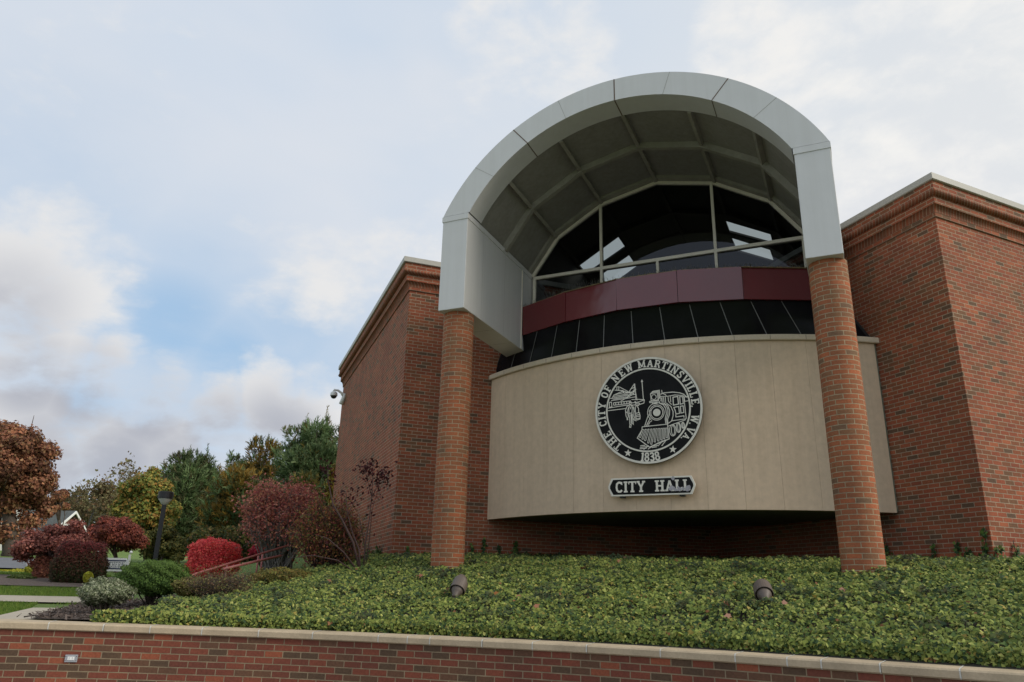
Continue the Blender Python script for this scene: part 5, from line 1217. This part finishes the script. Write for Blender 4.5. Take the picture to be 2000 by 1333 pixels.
# houses behind the trees
def house(label, p, ang, L, Wd, hw, hr_, wallm, nm='house', gable=True):
    root = empty(nm, tuple(p), label=label, cat='house')
    ca, sa = math.cos(ang), math.sin(ang)
    fn = lambda x, y, z: np.array([p[0]+x*ca-y*sa, p[1]+x*sa+y*ca, p[2]+z])
    mb = MB(); mb.box((-L/2, -Wd/2, -1), (L/2, Wd/2, hw), fn); 
    for sx in (-1, 1): mb.face([fn(sx*L/2, -Wd/2, hw), fn(sx*L/2, Wd/2, hw), fn(sx*L/2, 0, hw+hr_)])
    mb.build('wall', wallm, root)
    mb = MB(); o = .35; e = .12
    for sy in (-1, 1):
        sl = hr_/(Wd/2); P = [fn(-L/2-o, sy*(Wd/2+o), hw-o*sl+.03), fn(L/2+o, sy*(Wd/2+o), hw-o*sl+.03), fn(L/2+o, 0, hw+hr_+.03), fn(-L/2-o, 0, hw+hr_+.03)]; mb.prism(P, (0, 0, e))
    rf = mb.build('roof', 'roof', root, weld=True)
    for sx in (-1, 1):
        for sy in (-1, 1):
            mb = MB(); sl = hr_/(Wd/2); P = [fn(sx*(L/2+o+.02), sy*(Wd/2+o), hw-o*sl-.02), fn(sx*(L/2+o+.02), 0, hw+hr_-.02), fn(sx*(L/2+o+.02), 0, hw+hr_+.14), fn(sx*(L/2+o+.02), sy*(Wd/2+o), hw-o*sl+.14)]
            q = fn(sx, 0, 0)-fn(0, 0, 0); mb.prism(P, q*.06); mb.build('bargeboard', 'white', rf, weld=True)
    for x in np.arange(-L/2+1.2, L/2-.8, 2.2):
        mb = MB(); mb.box((x-.42, -Wd/2-.05, .9), (x+.42, -Wd/2-.01, hw-.5), fn); f_ = mb.build('window', 'white', root, weld=True)
        mb = MB(); mb.box((x-.34, -Wd/2-.07, .98), (x+.34, -Wd/2-.052, hw-.58), fn); mb.build('pane', 'blackglass', f_)
    for sx in (1,):
        mb = MB(); mb.box((L/2+.01, -.5, hw-.2), (L/2+.05, .5, hw+.9), fn); f_ = mb.build('window', 'white', root, weld=True)
        mb = MB(); mb.box((L/2+.052, -.4, hw-.1), (L/2+.07, .4, hw+.8), fn); mb.build('pane', 'blackglass', f_)
    return root
MT['siding'] = plain('red_brown_siding', (.20, .09, .07), .8, .1, 3); MT['sidingw'] = plain('pale_siding', (.55, .55, .52), .7, .06, 3)
p = foot(-2, 60); zr = at(140, 1000, 58)[2]
house('house with grey shingle roof and cream gable trim behind the red trees', p, math.radians(-24), 7.6, 4.4, zr-p[2]-1.7, 1.6, 'siding')
p = foot(-185, 52)
house('low white house with narrow dark windows behind the big oak', p, math.radians(12), 9.0, 6, 2.9, 1.8, 'sidingw')
# road sign pole on the far kerb
sp_ = empty('street_pole', tuple(foot(48, 30)), label='thin grey pole beside the road left of the rusty stump', cat='pole'); a = foot(46, 30)
mb = MB(); mb.tube([a-[0, 0, .1], a+[0, 0, 1.15]], .035, 8); mb.build('pole', 'greymetal', sp_)
mb = MB(); mb.lathe([(.05, 0), (.05, .06), (0, .09)], 10, lambda q: a+[0, 0, 1.13]+q); mb.build('pole_cap', 'greymetal', sp_)
# dome camera on the side wall
yc = 22.1; xw = 3.05
def onside(px, py): d = ray(px, py); return d*(xw/d[0]) if d[0] else None
q = ray(673, 783); yc = min(22.2, q[1]*xw/q[0]); base = np.array([xw, yc, q[2]*xw/q[0]*(yc/(q[1]*xw/q[0]))])
dc = empty('dome_camera', tuple(base), label='white dome security camera on a curved arm at the end of the side wall', cat='camera')
k = float(np.dot(base, FW))/FPX
def wl(px, py): d = ray(px, py); return d*(yc/d[1])
mb = MB(); a = wl(675, 770)+[0, 0, 0]; b_ = wl(670, 791)
mb.tube([np.array([xw-.01, yc, wl(673, 770)[2]]), np.array([xw-.05, yc, wl(673, 780)[2]]), np.array([xw-.09, yc, wl(671, 790)[2]])], [.06, .055, .07], 10); mb.build('wall_bracket', 'white', dc, smooth=True)
mb = MB(); mb.tube([np.array([xw-.04, yc, wl(672, 775)[2]]), wl(667, 768)*1.0, wl(660, 763), wl(653, 762), wl(652, 765)], [.045, .038, .034, .034, .034], 10); mb.build('arm', 'white', dc, smooth=True)
hc = wl(652, 772); R_ = 7.0*k
mb = MB(); mb.lathe([(0, R_*1.05), (R_*.6, R_*.95), (R_*.95, R_*.6), (R_*1.02, 0), (R_*.98, -R_*.25)], 24, lambda q: hc+q); mb.build('housing', 'white', dc, smooth=True)
mb = MB(); mb.lathe([(R_*.85, -R_*.25), (R_*.78, -R_*.6), (R_*.5, -R_*.92), (0, -R_*1.08)], 24, lambda q: hc+q); mb.build('smoked_dome', 'dome', dc, smooth=True)
# ================================================================== SKY AND LIGHT
wd = bpy.data.worlds.new('World'); SC.world = wd; wd.use_nodes = True; nt = wd.node_tree
for n_ in list(nt.nodes): nt.nodes.remove(n_)
wo_ = nt.nodes.new('ShaderNodeOutputWorld'); bg = nt.nodes.new('ShaderNodeBackground'); nt.links.new(bg.outputs[0], wo_.inputs[0])
SUN_AZ, SUN_EL = math.radians(134), math.radians(36)      # clockwise from +Y
sky = nt.nodes.new('ShaderNodeTexSky'); sky.sky_type = 'NISHITA'; sky.sun_disc = False; sky.sun_elevation = SUN_EL; sky.sun_rotation = SUN_AZ
sky.air_density = 1.0; sky.dust_density = .6; sky.ozone_density = 1.0
def mth(op, a, b=None, c=None, clamp=False):
    m_ = nt.nodes.new('ShaderNodeMath'); m_.operation = op; m_.use_clamp = clamp
    for i, v in enumerate((a, b, c)):
        if v is None: continue
        if isinstance(v, (int, float)): m_.inputs[i].default_value = v
        else: nt.links.new(v, m_.inputs[i])
    return m_.outputs[0]
tc = nt.nodes.new('ShaderNodeTexCoord').outputs['Generated']
sx = nt.nodes.new('ShaderNodeSeparateXYZ'); nt.links.new(tc, sx.inputs[0]); X_, Y_, Z_ = sx.outputs
zc = mth('MAXIMUM', Z_, .0); den = mth('ADD', zc, .16)
cb = nt.nodes.new('ShaderNodeCombineXYZ'); nt.links.new(mth('DIVIDE', X_, den), cb.inputs[0]); nt.links.new(mth('DIVIDE', Y_, den), cb.inputs[1]); cb.inputs[2].default_value = .7
P_ = cb.outputs[0]
def nz(scale, detail, rough, loc, dist=0.0, sc=(1, 1, 1)):
    n_ = noise(nt, mapping(nt, P_, sc, loc), scale, detail, rough); n_.inputs['Distortion'].default_value = dist; return n_.outputs[0]
def lobe(px, py, wdt):                    # soft patch of sky around a bearing
    d = ray(px, py); d = d/np.linalg.norm(d)
    v = nt.nodes.new('ShaderNodeVectorMath'); v.operation = 'DISTANCE'; nt.links.new(tc, v.inputs[0]); v.inputs[1].default_value = tuple(d)
    r_ = nt.nodes.new('ShaderNodeMapRange'); r_.interpolation_type = 'SMOOTHERSTEP'; nt.links.new(v.outputs['Value'], r_.inputs[0])
    r_.inputs[1].default_value = wdt; r_.inputs[2].default_value = 0; r_.inputs[3].default_value = 0; r_.inputs[4].default_value = 1
    return r_.outputs[0]
# smooth pale veil, open blue on the left, banks of soft cumulus low on the left and thin bright cloud high on the right
n1 = nz(1.15, 7, .58, (3.1, 1.7, 0), .25); n2 = nz(2.6, 8, .60, (9.2, 4.4, 2), .35)
def fb(scale, detail, loc, sc=(1, 1, 1.8), dist=.2):
    n_ = noise(nt, mapping(nt, tc, sc, loc), scale, detail, .58); n_.inputs['Distortion'].default_value = dist; return n_.outputs[0]
f1 = fb(4.2, 9, (1.1, 3.3, .2)); f2 = fb(10, 8, (4.1, .3, 2.2)); f3 = fb(1.6, 4, (.7, 2.3, 1.2))
def union(lst):
    o = None
    for px, py, w_, k_ in lst:
        l_ = mth('MULTIPLY', lobe(px, py, w_), k_); o = l_ if o is None else mth('MAXIMUM', o, l_)
    return o
def remap(v, a, b, c=0, d=1):
    r_ = nt.nodes.new('ShaderNodeMapRange'); r_.interpolation_type = 'SMOOTHSTEP'; nt.links.new(v, r_.inputs[0])
    for i, q in zip((1, 2, 3, 4), (a, b, c, d)): r_.inputs[i].default_value = q
    return r_.outputs[0]
clouds = union([(10, 530, .20, 1), (70, 590, .12, .9), (20, 690, .085, 1), (120, 700, .085, 1), (220, 725, .085, 1), (320, 760, .085, 1), (420, 795, .09, 1), (530, 790, .10, 1), (620, 790, .10, 1),
                (60, 790, .09, .9), (210, 860, .11, .95), (330, 865, .11, .95), (100, 900, .10, .9), (500, 450, .11, .6), (560, 500, .13, .75), (640, 530, .14, .8), (740, 500, .14, .7), (820, 470, .14, .6),
                (1480, 100, .24, .75), (1640, 170, .2, .7), (1870, 230, .26, .75), (1740, 330, .2, .75), (1120, 90, .24, .5), (190, 170, .28, .42), (930, 140, .26, .42), (1950, 60, .24, .5)])
belly = union([(20, 600, .11, .6), (60, 740, .09, 1), (170, 770, .10, 1), (290, 810, .10, 1), (420, 850, .10, 1), (540, 850, .11, .9), (230, 890, .10, .9), (340, 885, .09, .8), (90, 850, .09, .7), (90, 920, .1, .8), (0, 620, .1, .8)])
cov = mth('MULTIPLY_ADD', clouds, .80, mth('ADD', mth('MULTIPLY_ADD', f1, 2.0, -1.0), mth('MULTIPLY_ADD', f2, 1.1, -.55)))
cvr = remap(cov, .22, .80)
low = remap(Z_, .34, .04)                                                            # far cloud rows run together near the horizon
cvr = mth('MAXIMUM', cvr, mth('MULTIPLY', low, remap(mth('MULTIPLY_ADD', n2, 1.2, mth('MULTIPLY', n1, .3)), .55, .85, 0, .8)))
right = remap(mth('MULTIPLY_ADD', f3, .5, X_), .25, 1.0)
veil = mixc(nt, (.60, .69, .81), (.76, .785, .81), right)
veil = mixc(nt, veil, (.76, .775, .815), remap(f3, .42, .68, 0, .55))
blue = union([(330, 650, .15, .95), (240, 610, .12, .8), (440, 715, .13, 1), (420, 540, .2, .4), (100, 350, .25, .35), (130, 600, .10, .8), (560, 650, .16, .6), (150, 830, .10, .9), (300, 900, .10, .8), (640, 720, .12, .5)])
sm_ = nt.nodes.new('ShaderNodeVectorMath'); sm_.operation = 'SCALE'; nt.links.new(sky.outputs[0], sm_.inputs[0]); sm_.inputs['Scale'].default_value = .085
opn = mixc(nt, sm_.outputs[0], (.43, .66, .93), .70)
base = mixc(nt, veil, opn, mth('MULTIPLY', blue, remap(f1, .30, .62, .55, 1)))
lit = mixc(nt, (.80, .80, .805), (.93, .915, .885), right)
drk = mth('MULTIPLY', belly, remap(mth('MULTIPLY_ADD', f1, .6, mth('MULTIPLY', f2, .4)), .34, .58, .45, 1))
cl = mixc(nt, lit, (.43, .45, .515), drk)
cl = mixc(nt, cl, (.33, .39, .50), mth('MULTIPLY', remap(Z_, .17, .03), remap(f2, .38, .56, .3, .95)))
full = mixc(nt, base, cl, cvr)
nt.links.new(full, bg.inputs[0]); bg.inputs[1].default_value = 1.0
sun_d = bpy.data.lights.new('sun', 'SUN'); sun_d.energy = 2.4; sun_d.angle = math.radians(24); sun_d.color = (1, .93, .82)
sun = bpy.data.objects.new('sun', sun_d); COL.objects.link(sun)
sd = Vector((math.sin(SUN_AZ)*math.cos(SUN_EL), math.cos(SUN_AZ)*math.cos(SUN_EL), math.sin(SUN_EL)))
sun.rotation_euler = sd.to_track_quat('Z', 'Y').to_euler()
vs = SC.view_settings; vs.view_transform = 'Standard'; vs.look = 'None'; vs.exposure = 0; vs.gamma = 1; vs.use_curve_mapping = False
SC.cycles.max_bounces = 8; SC.cycles.transparent_max_bounces = 16; SC.cycles.use_denoising = True
